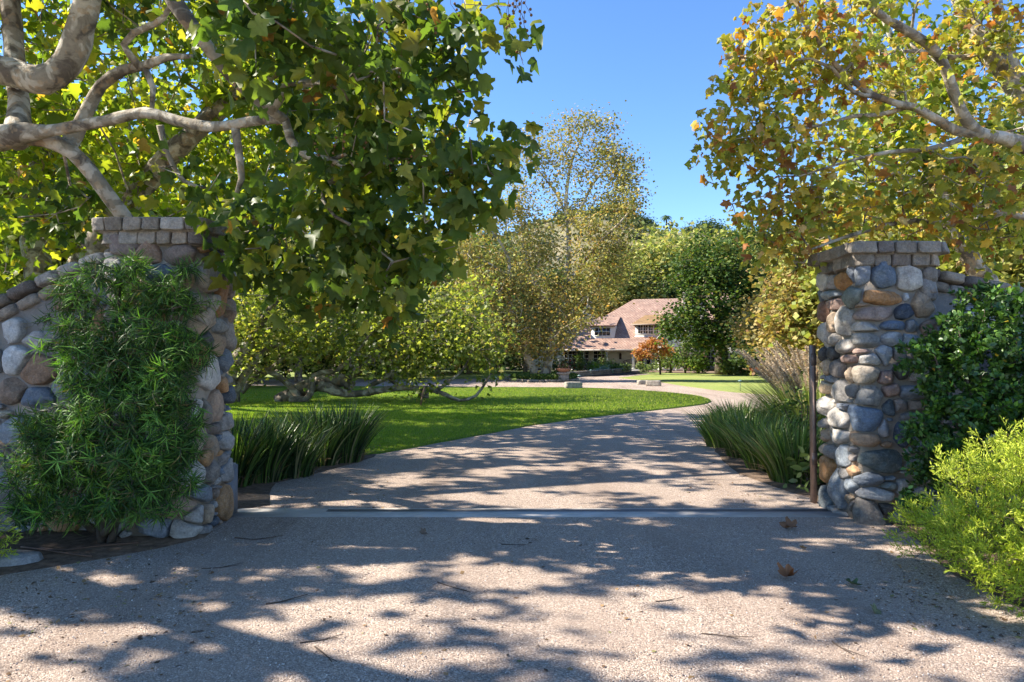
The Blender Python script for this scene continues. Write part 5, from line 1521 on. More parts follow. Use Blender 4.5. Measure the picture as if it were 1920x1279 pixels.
for s in (-1, 1):
    m = MB(); tube(m, [(.5, .05 * s, .18), (-.2, .24 * s, .34), (-1.0, .3 * s, .62)], .025, 6, (.25, .16, .09)); m.build("handle", M_WOOD, root)
    m = MB(); tube(m, [(-.25, .24 * s, .34), (-.35, .26 * s, 0)], .02, 6, (.1, .1, .1)); m.build("leg", M_STEEL, root)


# ------------------------------------------------------------------ shrubs, hedges and border plants
def bush(name, label, cat, base, r, n, size, palette, mat=None, tmpl=RHOMB, group=None, per=8, low=.55, stems=7, width=None):
    """shrub: stems from the ground, leaves in uneven clumps over a mound"""
    base = np.array(base, float); root = empty(name, tuple(base)); tag(root, label, cat, group)
    sk = []
    mt, ml = MB(), MB()
    for i in range(stems):
        a = rng.random() * 2 * PI; e = np.array([math.cos(a) * r[0] * .5, math.sin(a) * r[1] * .5, r[2] * .9])
        P, R = catmull([(0, 0, -.02), e * [.35, .35, .4], e], [max(.012, r[2] * .02), r[2] * .012, .006], max(.08, r[2] / 8)); tube(mt, P, R, 5); sk.append((P, R))
    T = ball_pts((0, 0, r[2] * low), (r[0], r[1], r[2] * (1 - low)), n)
    T = T[T[:, 2] > .02]
    N, par, R, ti, ns = grow(sk, T, seg=r[2] / 6, rt=.003)
    idx = np.arange(ns, len(N)); frusta(mt, N[par[idx]], N[idx], R[idx], R[idx], 3)
    leafy(ml, N, par, R, ti, per, size, size * .9, palette, tmpl, hang=0, upw=.7, tilt=.8)
    mt.build("stems", M_BARKD, root); ml.build("foliage", mat or M_FAR, root)
    return root


GREEN1 = [(.4, (.06, .11, .025)), (.3, (.10, .17, .03)), (.2, (.17, .23, .05)), (.1, (.24, .26, .08))]
GREENL = [(.4, (.16, .22, .06)), (.3, (.22, .27, .09)), (.2, (.1, .15, .04)), (.1, (.3, .33, .15))]
# island ground cover: nobody could count it
m = MB(); n = 9000
a = rng.random(n) * 2 * PI; q = np.sqrt(rng.random(n))
P = np.stack([isl_c[0] + (ir[0] - .05) * q * np.cos(a), isl_c[1] + (ir[1] - .05) * q * np.sin(a), .08 + .34 * rng.random(n)], 1)
scatter(m, *RHOMB, P, np.stack([rng.normal(size=n), rng.normal(size=n), np.abs(rng.normal(size=n)) + .3], 1), rng.normal(0, .6, (n, 3)) + [0, 0, 1], .13, pick(n, GREEN1), .11)
tag(m.build("ground_cover", M_FAR), "leafy green ground cover filling the round island bed", "ground cover", kind="stuff")

fb = [(1085, 699, .9, 1.0, "pink flowering shrub at the left end of the porch border", [(.6, (.13, .17, .05)), (.3, (.2, .24, .08)), (.1, (.5, .3, .28))]), (1104, 699, .9, 1.3, "tall loose rose bush with pale pink blooms left of the porch trellis", [(.55, (.14, .18, .05)), (.3, (.24, .27, .1)), (.15, (.55, .4, .36))]),
      (1122, 699.5, .8, 1.0, "bright lime green shrub in the middle of the porch border", [(.6, (.22, .32, .04)), (.4, (.14, .24, .03))]), (1140, 699, .85, 1.1, "grey green rose bush under the porch trellis", GREENL), (1156, 699, .8, .8, "low rounded green shrub near the right porch post", GREEN1),
      (1168, 698.5, .8, .75, "small fresh green shrub next to the porch steps", GREENL), (1130, 701, .9, .5, "silvery cushion plant on top of the retaining wall", [(1, (.24, .32, .25))]), (1068, 699, .9, 1.2, "red flowering shrub behind the urn of flowers", [(.8, (.12, .17, .04)), (.2, (.45, .06, .05))]),
      (1046, 698, 1.0, 1.4, "dark shrub behind the forked trunk of the tall sycamore", GREEN1)]
for px, py, r_, h_, lab, pal in fb:
    bush("border_shrub", lab, "shrub", G(px, py), (r_, .7, h_), 60, .15, pal, per=9, group="shrubs in the porch border")
bush("border_shrub", "low green shrub at the foot of the orange maple", "shrub", (G(1214, 698)), (1.5, .8, .8), 60, .16, GREENL, group="shrubs in the porch border")
bush("climbing_plant", "green climber on the left porch post", "climber", HO + HU * -5.9 + HV * -.1, (.55, .35, 2.3), 90, .15, GREEN1)
bush("climbing_plant", "bare-stemmed climbing rose on the trellis by the porch window", "climber", HO + HU * -3.2 + HV * -.15, (.6, .35, 2.2), 60, .13, GREENL, per=5)
for px, py, r_, h_, lab in ((1258, 700, 1.6, 2.6, "tall yellow green shrub against the stone chimney"), (1285, 701, 1.6, 3.6, "big glossy shrub between the chimney and the oak"), (1308, 701.5, 1.0, 1.4, "low shrub left of the oak trunk"),
                            (1388, 704, 1.7, 1.5, "grey green bush right of the oak trunk"), (1408, 704, 1.6, 1.8, "feathery light green bush beside the wheelbarrow"), (1372, 703, 1.2, 1.2, "small green bush touching the oak trunk")):
    bush("house_shrub", lab, "shrub", G(px, py), (r_, 1.2, h_), 130, .2, GREENL if "light" in lab or "yellow" in lab or "grey" in lab else GREEN1, per=10, group="shrubs along the house front")

# orange maple
bm = G(1238, 703)
make_tree("maple_tree", "small orange-leaved maple in front of the porch", "tree", [([bm, bm + [-.05, 0, 1.0], bm + [-.3, 0, 1.9], bm + [-.9, 0, 2.5]], [.09, .07, .05, .03]), ([bm + [-.05, 0, 1.0], bm + [.3, 0, 1.8], bm + [.3, .1, 2.6]], [.06, .04, .02]), ([bm + [-.1, 0, 1.2], bm + [-1.1, 0, 1.7], bm + [-1.9, 0, 1.9]], [.05, .04, .02])],
          [(bm + [-1.0, 0, 2.1], (1.3, 1.0, .75), 90), (bm + [-.4, 0, 2.7], (1.1, .9, .45), 60), (bm + [.3, 0, 2.1], (.9, .8, .6), 45), (bm + [-1.7, 0, 1.6], (.7, .7, .35), 30)],
          dict(per=11, size=.16, spread=.14, palette=[(.4, (.46, .20, .06)), (.3, (.52, .27, .12)), (.2, (.36, .13, .05)), (.1, (.45, .35, .12))], tmpl=RHOMB, hang=.2, upw=.8, tilt=.7), (M_BARKD, M_FAR), bm, seg=.3, rt=.006, step=.2, sides=7)


# ------------------------------------------------------------------ trees further off: a few kinds, each copied
def proto_tree(name, h, rad, n, per, size, palette, trunk_r, bark, low=.25, lean=0, seedpts=7, gap=.0, spread=None):
    limbs = []; top = np.array([lean, 0, h * .82])
    limbs.append(([(0, 0, 0), (lean * .2, 0, h * .2), (lean * .5, .1, h * .5), tuple(top)], [trunk_r, trunk_r * .8, trunk_r * .5, trunk_r * .12]))
    cl = []
    for i in range(seedpts):
        a = i * 2.4 + rng.random(); z = h * (low + .12 + (1 - low - .3) * (i + .5) / seedpts); rr = rad * (.68 - .4 * abs((z / h) - .45))
        c = np.array([lean * z / h + rr * math.cos(a), rr * math.sin(a), z]); s = np.array([lean * z / h, 0, z * .72])
        limbs.append(([tuple(s), tuple((s + c) / 2 + [0, 0, .05 * h]), tuple(c)], [trunk_r * .42, trunk_r * .25, trunk_r * .06]))
        cl.append((c, (rad * .52, rad * .52, h * .15), int(n / (seedpts + 1))))
    cl.append((top, (rad * .5, rad * .5, h * .16), int(n / (seedpts + 1))))
    return make_tree(name, "x", "tree", limbs, cl, dict(per=per, size=size, spread=spread or size * 2.0, palette=palette, tmpl=RHOMB, hang=.15, upw=.8, tilt=.8, jit=.2, clump=.012), (bark, M_FAR), (0, 0, 0), seg=h / 12, rt=.012, rexp=.38, step=h / 20, sides=8, tw=3)


YG = [(.4, (.29, .32, .08)), (.3, (.38, .36, .11)), (.2, (.18, .22, .06)), (.1, (.45, .38, .14))]
GOLD = [(.4, (.33, .26, .10)), (.3, (.40, .29, .09)), (.2, (.24, .22, .08)), (.1, (.30, .17, .08))]
DKG = [(.5, (.045, .075, .022)), (.3, (.07, .11, .03)), (.2, (.11, .15, .045))]
pa = proto_tree("broadleaf_tree", 12, 4.2, 560, 17, .34, YG, .3, M_BARKG, low=.12, seedpts=10)
pb = proto_tree("broadleaf_tree", 11, 4.4, 560, 17, .34, DKG, .32, M_BARKD, low=.1, seedpts=10)
pc = proto_tree("broadleaf_tree", 9, 3.6, 420, 16, .28, GOLD, .22, M_BARKG, low=.12, seedpts=9)
pd = proto_tree("broadleaf_tree", 10, 4.0, 520, 17, .3, OLIVE, .28, M_BARKG, low=.12, seedpts=10)
pe = proto_tree("small_tree", 6, 3.6, 260, 14, .45, [(.6, (.05, .085, .04)), (.4, (.085, .12, .05))], .2, M_BARKD, low=.2, seedpts=7)
KIND = dict(a=pa, b=pb, c=pc, d=pd, e=pe)
used = set()
# (kind, image x, distance, scale, label)
FAR = [("a", 1205, 96, 1.45, "yellow green tree behind the left end of the house ridge"), ("a", 1262, 100, 1.6, "yellow green tree rising above the middle of the house roof"), ("a", 1310, 98, 1.6, "yellow green tree rising behind the stone chimney"), ("a", 1160, 92, 1.35, "pale green tree between the tall sycamore and the house roof"),
       ("a", 1235, 112, 1.8, "yellow green treetop far behind the roof ridge"), ("b", 1345, 92, 1.5, "dark green tree behind the oak crown"), ("a", 1395, 92, 1.6, "yellow green tree right of the oak crown"), ("c", 1472, 42, .72, "golden tree whose leaves hang beside the plume grass"), ("c", 1520, 36, .8, "golden brown tree directly behind the right pillar"),
       ("b", 1450, 62, .9, "dark green tree in the shade right of the oak"), ("b", 1500, 66, 1.0, "dark tree behind the golden tree by the right pillar"), ("a", 1600, 34, .9, "green tree beyond the right pillar"), ("d", 1730, 30, .85, "olive green tree behind the right wall"), ("a", 1850, 28, .85, "bright green tree behind the right hedge"), ("a", 1960, 26, .95, "bright green tree at the far right edge"), ("b", 1800, 40, 1.1, "dark tree behind the green trees at the right"),
       ("d", 1110, 88, 1.1, "olive tree behind the tall sycamore, right side"), ("b", 1060, 95, 1.3, "dark tree hidden behind the tall sycamore trunk"), ("c", 985, 64, 1.0, "golden tree glowing behind the left side of the tall sycamore"), ("d", 930, 66, 1.15, "olive tree left of the tall sycamore crown"), ("a", 880, 60, 1.05, "yellow green tree at the far end of the side lawn"), ("b", 900, 84, 1.5, "large dark tree behind the side lawn"),
       ("d", 820, 52, .95, "olive tree behind the tip of the fallen sycamore"), ("b", 780, 66, 1.3, "dark tree behind the fallen sycamore crown"), ("a", 740, 48, .9, "yellow green tree behind the middle of the fallen sycamore"), ("d", 660, 46, .95, "olive tree behind the burl of the fallen sycamore"), ("b", 610, 60, 1.2, "dark tree beyond the fallen trunk"), ("a", 560, 42, .85, "bright tree behind the lying trunk"),
       ("d", 480, 42, .9, "olive tree seen just right of the left pillar"), ("a", 400, 36, .9, "yellow green tree behind the left pillar"), ("b", 330, 46, 1.2, "dark tree behind the left pillar top"), ("a", 230, 32, .95, "sunlit tree behind the left wall near the pillar"), ("d", 110, 30, 1.0, "olive tree behind the left wall"), ("a", -20, 27, 1.0, "sunlit tree at the far left edge"), ("b", 150, 44, 1.3, "dark tree deep behind the left wall"), ("b", 700, 84, 1.5, "tall dark tree deep behind the fallen sycamore"), ("b", 500, 74, 1.4, "tall dark tree deep behind the left planting")]
for i, (k, px, Y, s, lab) in enumerate(FAR):
    src = KIND[k]
    o = src if k not in used else copy_tree(src)
    used.add(k)
    o.location = ((px - 960) / FPX * Y, Y, 0); o.scale = (s * (.95 + .15 * rng.random()),) * 2 + (s,); o.rotation_euler = (0, 0, rng.random() * 6.28)
    tag(o, lab, "tree", "broadleaf trees around the lawns")

# hedge of dark shrubs closing the far side of the side lawn
for i, (px, Y, s, lab) in enumerate([(470, 50, 1.5, "dark hedge shrub at the left end of the row beyond the lawn"), (535, 51, 1.6, "dark hedge shrub second from the left pillar in the row beyond the lawn"), (600, 52, 1.6, "dark hedge shrub behind the lying trunk"), (665, 53, 1.7, "dark hedge shrub behind the burl of the lying trunk"), (730, 54, 1.7, "dark hedge shrub in the middle of the row beyond the lawn"),
                                     (795, 56, 1.7, "dark hedge shrub behind the leaning stake"), (855, 60, 1.8, "dark hedge shrub near the tip of the long limb"), (905, 68, 1.8, "dark hedge shrub at the right end of the row beyond the lawn"), (960, 74, 1.9, "dark shrub left of the forked trunk"), (1440, 50, 1.6, "dark shrub behind the plume grass"), (1490, 46, 1.5, "dark shrub between the golden trees")]):
    bush("hedge_shrub", lab, "shrub", ((px - 960) / FPX * Y, Y, 0), (2.1 * s / 1.6, 1.2, 1.5 * s), 120, .26, DKG, per=12, group="dark shrubs beyond the lawns")

# ------------------------------------------------------------------ hill with its trees
nx, ny = 90, 50
X = np.linspace(-320, 420, nx); Yg = np.linspace(118, 460, ny)
def hz(x, y):
    t = np.clip((y - 118) / 135, 0, 1); s = t * t * (3 - 2 * t)
    r = 42.5 + 5 * np.sin(x / 47 + 1) + 4 * np.sin(x / 19) + .03 * (x - 60)
    return s * r - np.clip(y - 262, 0, 400) * .12 + 2.2 * np.sin(x / 9 + y / 13) * s
XX, YY = np.meshgrid(X, Yg); ZZ = hz(XX, YY) - .4
V = np.stack([XX, YY, ZZ], -1).reshape(-1, 3)
i, j = np.meshgrid(np.arange(nx - 1), np.arange(ny - 1)); a = (j * nx + i).ravel()
tag(mesh_obj("hill", V, [np.stack([a, a + 1, a + 1 + nx, a + nx], 1)], M_HILL, smooth=True), "dry grassy hillside rising behind the estate", "hill", kind="structure")
m = MB(); n = 1500
x = rng.uniform(-200, 260, n); y = 122 + 135 * rng.random(n) ** .8; k = np.array([mnoise.noise(Vector((a_ / 22, b_ / 22, 0))) for a_, b_ in zip(x, y)]) > -.22
x, y = x[k], y[k]; n = len(x); K = 26
c = np.stack([x, y, hz(x, y)], 1); s = rng.uniform(.8, 2.2, n)
P = np.repeat(c, K, 0) + norm(rng.normal(size=(n * K, 3))) * (np.repeat(s, K)[:, None]) * [1.4, 1.4, .9] + [0, 0, .6]
cb = np.repeat(pick(n, [(.5, (.07, .095, .045)), (.3, (.12, .14, .06)), (.2, (.2, .19, .1))]), K, 0)
scatter(m, *RHOMB, P, rng.normal(size=(n * K, 3)), rng.normal(size=(n * K, 3)) + [0, 0, .6], 1.3, cb * rng.uniform(.8, 1.2, (n * K, 1)), 1.6)
tag(m.build("hillside_scrub", M_FAR), "grey green scrub covering the dry hillside", "scrub", kind="stuff")
SK = [(1325, 258, 1.6, "umbrella shaped tree standing highest on the hill crest"), (1352, 256, 1.3, "dark tree next to the highest tree on the hill crest"), (1372, 255, 1.35, "dark tree on the hill crest beside the autumn leaves"), (1308, 257, .8, "low round tree on the crest left of the umbrella tree"), (1290, 255, .6, "small bush-like tree on the bare part of the crest"), (1150, 255, 1.9, "tall blue green tree on the crest behind the tall sycamore"),
      (1190, 250, 1.1, "round tree on the crest right of the tall sycamore"), (1210, 246, .9, "small round tree on the crest next to the palm"), (1120, 256, 1.5, "blue green tree on the crest seen through the tall sycamore"), (1070, 255, 1.2, "dark tree on the crest behind the sycamore top"), (860, 250, 1.3, "dark tree on the crest at the left of the tall sycamore"), (910, 255, 1.2, "dark tree on the crest behind the golden leaves"), (1400, 255, 1.4, "dark tree on the crest above the oak")]
for px, Y, s, lab in SK:
    o = pe if "e" not in used else copy_tree(pe)
    used.add("e"); X_ = (px - 960) / FPX * Y
    o.location = (X_, Y, float(hz(X_, Y)) - .5); o.scale = (s * 1.1, s * 1.1, s * .95); o.rotation_euler = (0, 0, rng.random() * 6)
    tag(o, lab, "tree", "trees on the hill crest")
X_ = (1250 - 960) / FPX * 250; root = empty("palm_tree", (X_, 250, float(hz(X_, 250)) - .3)); tag(root, "small palm on the hill crest left of the umbrella tree", "palm")
m = MB(); tube(m, [(0, 0, 0), (.2, 0, 3), (.1, 0, 5.6)], [.4, .3, .28], 8); m.build("trunk", M_BARKD, root)
m = MB()
for q in range(22):
    a = q * 2.4; e = rng.uniform(-.3, .9); P = np.array([(math.cos(a) * t * 2.3, math.sin(a) * t * 2.3, 5.6 + e * t * 1.6 - 1.8 * t * t) for t in np.linspace(0, 1, 7)])
    sd = np.array([-math.sin(a), math.cos(a), 0]) * .32
    w = np.array([.2, .7, 1, 1, .8, .5, .1])[:, None]
    m.add(np.vstack([P - sd * w - [0, 0, .1], P, P + sd * w - [0, 0, .1]]), [np.array([[i, i + 1, i + 8, i + 7] for i in range(6)] + [[i + 7, i + 8, i + 15, i + 14] for i in range(6)])], (.07, .12, .05))
m.build("crown", M_FAR, root)


# ------------------------------------------------------------------ border plants near the gate
def blade_mb(mb, base, n, rad, h, w, spread, palette, lean=(0, 0), bend=.5, segs=5):
    """n strap leaves rising from a tuft"""
    a = rng.random(n) * 2 * PI; q = np.sqrt(rng.random(n)) * rad
    b = np.stack([np.cos(a) * q, np.sin(a) * q, np.zeros(n)], 1)
    out = np.stack([np.cos(a), np.sin(a)], 1) * (spread * (q / rad * .8 + .25 * rng.random(n)))[:, None] + rng.normal(0, .06, (n, 2)) + np.array(lean)
    L = h * (.55 + .5 * rng.random(n))
    side = np.stack([-np.sin(a + rng.normal(0, 1, n)), np.cos(a), np.zeros(n)], 1)
    t = np.linspace(0, 1, segs)
    P = b[:, None, :] + np.stack([out[:, None, 0] * L[:, None] * (t ** (1 + bend)), out[:, None, 1] * L[:, None] * (t ** (1 + bend)),
                                  L[:, None] * (t - bend * np.linalg.norm(out, axis=1)[:, None] * .6 * t ** 2.4)], -1)
    ww = (w * (1 - t ** 3) * .5 + .0008)[None, :, None] * (.7 + .6 * rng.random(n))[:, None, None]
    A = P - side[:, None] * ww; B = P + side[:, None] * ww
    V = np.stack([A, B], 2).reshape(n, segs * 2, 3) + np.array(base)
    f = np.array([[2 * i, 2 * i + 1, 2 * i + 3, 2 * i + 2] for i in range(segs - 1)])
    F = (f[None] + (np.arange(n) * segs * 2)[:, None, None]).reshape(-1, 4)
    c = pick(n, palette, .25)
    mb.add(V.reshape(-1, 3), [F], np.repeat(c, segs * 2, 0))
    return P + np.array(base)


IRIS = [(.45, (.03, .055, .02)), (.3, (.08, .14, .035)), (.15, (.13, .21, .04)), (.1, (.25, .24, .12))]
IRISL = [(.45, (.09, .15, .035)), (.3, (.14, .22, .05)), (.15, (.06, .1, .03)), (.1, (.28, .27, .13))]


def iris(x, y, h, lab, pal, n=330, rad=.3, grp=None):
    root = empty("iris_clump", (x, y, 0)); tag(root, lab, "plant", grp)
    m = MB(); blade_mb(m, (0, 0, 0), n, rad, h, .018, .7, pal, bend=.45); m.build("leaves", M_BLADE, root)
    m = MB(); blade_mb(m, (0, 0, 0), 60, rad * 1.1, h * .45, .014, 1.1, [(1, (.22, .16, .09))], bend=1.0); m.build("dead_leaves", M_DRY, root)


gl = "iris clumps edging the lawn on the left"
for px, py, h, lab in ((432, 912, 1.12, "tall dark iris clump touching the left pillar"), (492, 902, 1.08, "dark iris clump second from the left pillar"), (548, 893, .92, "lower arching iris clump in the middle of the left row"), (602, 872, 1.1, "dark upright iris clump second from the drive end of the left row"), (645, 866, 1.14, "iris clump nearest the gravel at the end of the left row"), (560, 855, 1.0, "iris clump standing behind the left row against the lawn")):
    p = G(px, py); iris(p[0], p[1], h * .88, lab, IRIS, 420, .25, gl)
gr_ = "strap-leaved clumps along the right edge of the drive"
for px, py, h, lab in ((1362, 838, 1.0, "strap-leaved clump at the outer end of the right row, leaning over the gravel"), (1405, 858, 1.08, "bright green strap-leaved clump second in the right row"), (1445, 880, 1.08, "strap-leaved clump in the middle of the right row"), (1492, 902, 1.05, "strap-leaved clump next to the right pillar"), (1440, 835, 1.1, "strap-leaved clump behind the right row under the plume grass"), (1385, 815, 1.0, "far strap-leaved clump at the bend of the drive")):
    p = G(px, py); iris(p[0], p[1], h * .8, lab, IRISL, 520, .32, gr_)


def plume_grass(x, y, h, n, lab, lean=(-.35, 0)):
    root = empty("plume_grass", (x, y, 0)); tag(root, lab, "ornamental grass", "tan plume grasses behind the right pillar")
    m = MB(); blade_mb(m, (0, 0, 0), 800, .38, h * .74, .012, .7, [(.4, (.20, .25, .05)), (.3, (.30, .31, .09)), (.2, (.13, .2, .04)), (.15, (.42, .34, .18))], lean=(lean[0] * .5, 0), bend=.5); m.build("leaves", M_BLADE, root)
    m = MB(); ms = MB()
    for _ in range(n):
        a = rng.random() * 6.28; ln = np.array([math.cos(a) * .22 + lean[0] + rng.normal(0, .1), math.sin(a) * .22 + lean[1], 0]); H = h * (.72 + .3 * rng.random())
        t = np.linspace(0, 1, 9)[:, None]
        P = np.array([math.cos(a) * .12, math.sin(a) * .12, 0]) + ln * H * t ** 1.6 + np.array([0, 0, 1]) * H * (t - .10 * t ** 3)
        tube(ms, P, np.linspace(.004, .0018, 9), 4, (.40, .34, .18))
        k = 190; s = rng.random(k); L0 = .26
        tt = 1 - L0 * s; c = np.stack([np.interp(tt, t[:, 0], P[:, i]) for i in range(3)], 1)
        d = norm(P[-1] - P[-3]); ax = d * 1.3 + rng.normal(0, .40, (k, 3)) + np.array([lean[0] * .5, 0, -.2])
        scatter(m, *STRAP, c, ax, rng.normal(size=(k, 3)), .065 * (.5 + .7 * np.sin(PI * (s * .9 + .08))), pick(k, [(.5, (.54, .44, .31)), (.3, (.64, .54, .40)), (.2, (.42, .32, .22))]), .010)
    ms.build("stems", M_DRY, root); m.build("plumes", M_DRY, root)


plume_grass(5.45, 12.6, 1.95, 36, "tall tan plume grass leaning over the drive, left of the others", (-.28, 0))
plume_grass(6.1, 13.4, 2.05, 28, "tan plume grass behind the strap-leaved clumps, in the middle of the three", (-.25, 0))
plume_grass(5.0, 11.5, 1.85, 26, "pale plume grass standing closest to the right pillar", (-.2, .0))
bush("border_shrub", "small leafy shrub beneath the plumes next to the right pillar", "shrub", (4.35, 10.2, 0), (.6, .5, 1.0), 130, .06, GREEN1, tmpl=OVAL, per=10, group="low shrubs behind the right pillar")
bush("border_shrub", "broad-leaved seedling at the foot of the gate post", "shrub", (3.62, 8.35, 0), (.28, .25, .5), 26, .11, GREENL, tmpl=OVAL, per=6, group="low shrubs behind the right pillar", stems=4)

# narrow-leaved shrub (left), many drooping whorls at the shoot tips
base = np.array([W(190, 1012, 5.86)[0], 5.86, 0]); root = empty("narrow_leaved_shrub", tuple(base)); tag(root, "tall bright green narrow-leaved shrub growing against the left pillar", "shrub")
sk = []; mt = MB()
for pts in ([(0, 0, 0), (-.03, -.05, .5), (-.15, -.08, 1.2), (-.1, -.1, 2.1)], [(.08, 0, 0), (.25, -.05, .6), (.5, -.1, 1.3), (.65, -.12, 2.0)], [(.02, 0, .05), (.1, -.1, .8), (.15, -.1, 1.6), (.2, -.1, 2.3)], [(-.05, 0, .1), (-.4, -.1, .5), (-.8, -.15, .9)], [(.05, -.05, .1), (.4, -.15, .4), (.75, -.15, .7)]):
    P, R = catmull(pts, [.035, .028, .02, .01][:len(pts)], .1); tube(mt, P, R, 7, lump=.2); sk.append((P, R))
Tc = [CL(225, 545, 5.75, 120, 50, .22, 90), CL(330, 560, 5.8, 70, 35, .18, 42), CL(110, 590, 5.8, 40, 26, .15, 10), CL(215, 640, 5.65, 115, 60, .25, 130), CL(320, 680, 5.65, 65, 60, .22, 80), CL(120, 640, 5.75, 45, 35, .15, 14), CL(240, 750, 5.6, 120, 60, .28, 150), CL(330, 790, 5.55, 50, 50, .2, 56), CL(110, 810, 5.6, 75, 55, .25, 85), CL(90, 880, 5.5, 75, 50, .25, 85),
      CL(210, 860, 5.45, 130, 60, .3, 170), CL(320, 880, 5.45, 55, 55, .22, 66), CL(130, 950, 5.45, 85, 38, .25, 70), CL(260, 940, 5.45, 90, 35, .25, 70), CL(60, 940, 5.5, 35, 30, .15, 18), CL(235, 510, 5.75, 70, 28, .15, 26), CL(350, 500, 5.85, 30, 15, .1, 8), CL(175, 700, 5.75, 60, 50, .2, 50), CL(55, 805, 5.7, 25, 25, .12, 10)]
T = np.concatenate([ball_pts(c, r, int(n * 1.75)) for c, r, n in Tc]) - base
N, par, R, ti, ns = grow(sk, T, seg=.12, wob=.15, rt=.0022, rexp=.35, droop=.12)
idx = np.arange(ns, len(N)); frusta(mt, N[par[idx]], N[idx], R[idx] * 1.1, R[idx], 4)
mt.build("stems", M_BARKD, root, smooth=True)
m = MB(); per = 13; n = len(ti) * per; k = np.repeat(ti, per)
d = norm(norm(N[k] - N[par[k]]) + np.repeat(rng.normal(0, .35, (len(ti), 3)), per, 0) + [0, -.25, .1]); a = np.tile(np.arange(per), len(ti)) * 2.4; s = np.tile(np.arange(per) / per, len(ti))[:, None]
pos = N[k] - d * s * .11
rad = rng.normal(size=(n, 3)); rad = norm(rad - (rad * d).sum(1, keepdims=True) * d)
ax = rad * .8 + d * (.9 - .5 * s) + np.array([0, 0, -.25]) + rng.normal(0, .22, (n, 3))
fresh = np.repeat(rng.random(len(ti)) < .22, per)
c = pick(n, [(.45, (.05, .115, .025)), (.25, (.08, .165, .03)), (.24, (.025, .06, .018)), (.06, (.18, .15, .06))]); c[fresh] = pick(int(fresh.sum()), [(.6, (.12, .27, .04)), (.4, (.18, .34, .06))])
scatter(m, *DROOP, pos, ax, d + rng.normal(0, .35, (n, 3)), .105 * (.6 + .6 * rng.random(n)), c, .0078)
m.build("foliage", M_NEEDLE, root)

# glossy hedge on the right
base = np.array([4.25, 6.15, 0]); root = empty("glossy_hedge_shrub", tuple(base)); tag(root, "dense dark green glossy shrub crowding the right pillar", "shrub")
sk = []; mt = MB()
for i in range(9):
    e = np.array([rng.uniform(-.6, 1.2), rng.uniform(-.3, .2), rng.uniform(1.3, 2.0)]); P, R = catmull([(rng.uniform(-.3, .6), rng.uniform(-.1, .15), 0), e * .4 + [0, 0, .1], e], [.03, .018, .007], .12); tube(mt, P, R, 6); sk.append((P, R))
Tc = [CL(1830, 590, 6.2, 80, 55, .3, 90), CL(1910, 600, 6.1, 70, 60, .35, 90), CL(1790, 660, 6.1, 85, 45, .3, 90), CL(1870, 690, 6.0, 110, 70, .4, 190), CL(1770, 740, 6.0, 60, 40, .25, 50), CL(1790, 800, 5.9, 90, 60, .3, 130), CL(1900, 790, 5.9, 90, 70, .4, 160), CL(1760, 880, 5.85, 62, 55, .28, 80), CL(1850, 880, 5.8, 100, 60, .35, 110), CL(1745, 930, 5.85, 45, 25, .2, 24), CL(1960, 720, 5.9, 70, 150, .4, 130), CL(1840, 545, 6.3, 30, 15, .15, 12), CL(1715, 690, 6.1, 26, 16, .12, 10)]
T = np.concatenate([ball_pts(c, r, n) for c, r, n in Tc]) - base
N, par, R, ti, ns = grow(sk, T, seg=.12, wob=.15, rt=.0022, rexp=.35)
idx = np.arange(ns, len(N)); frusta(mt, N[par[idx]], N[idx], R[idx] * 1.1, R[idx], 4); mt.build("stems", M_BARKD, root)
m = MB(); per = 17; n = len(ti) * per; k = np.repeat(ti, per); d = norm(N[k] - N[par[k]])
pos = N[k] - d * rng.random((n, 1)) * .1 + rng.normal(0, .02, (n, 3))
rad = rng.normal(size=(n, 3)); rad = norm(rad - (rad * d).sum(1, keepdims=True) * d)
fresh = np.repeat(rng.random(len(ti)) < .22, per)
c = pick(n, [(.5, (.035, .085, .018)), (.35, (.055, .12, .022)), (.15, (.09, .17, .03))], .2); c[fresh] *= [1.9, 1.8, 1.3]
yl = rng.random(n) < .003; c[yl] = (.6, .42, .04)
scatter(m, *OVAL, pos, rad + d * .5 + [0, 0, .25], d + [0, 0, .6] + rng.normal(0, .3, (n, 3)), .052 * (.6 + .7 * rng.random(n)), c, .058)
m.build("foliage", M_GLOSSY, root)


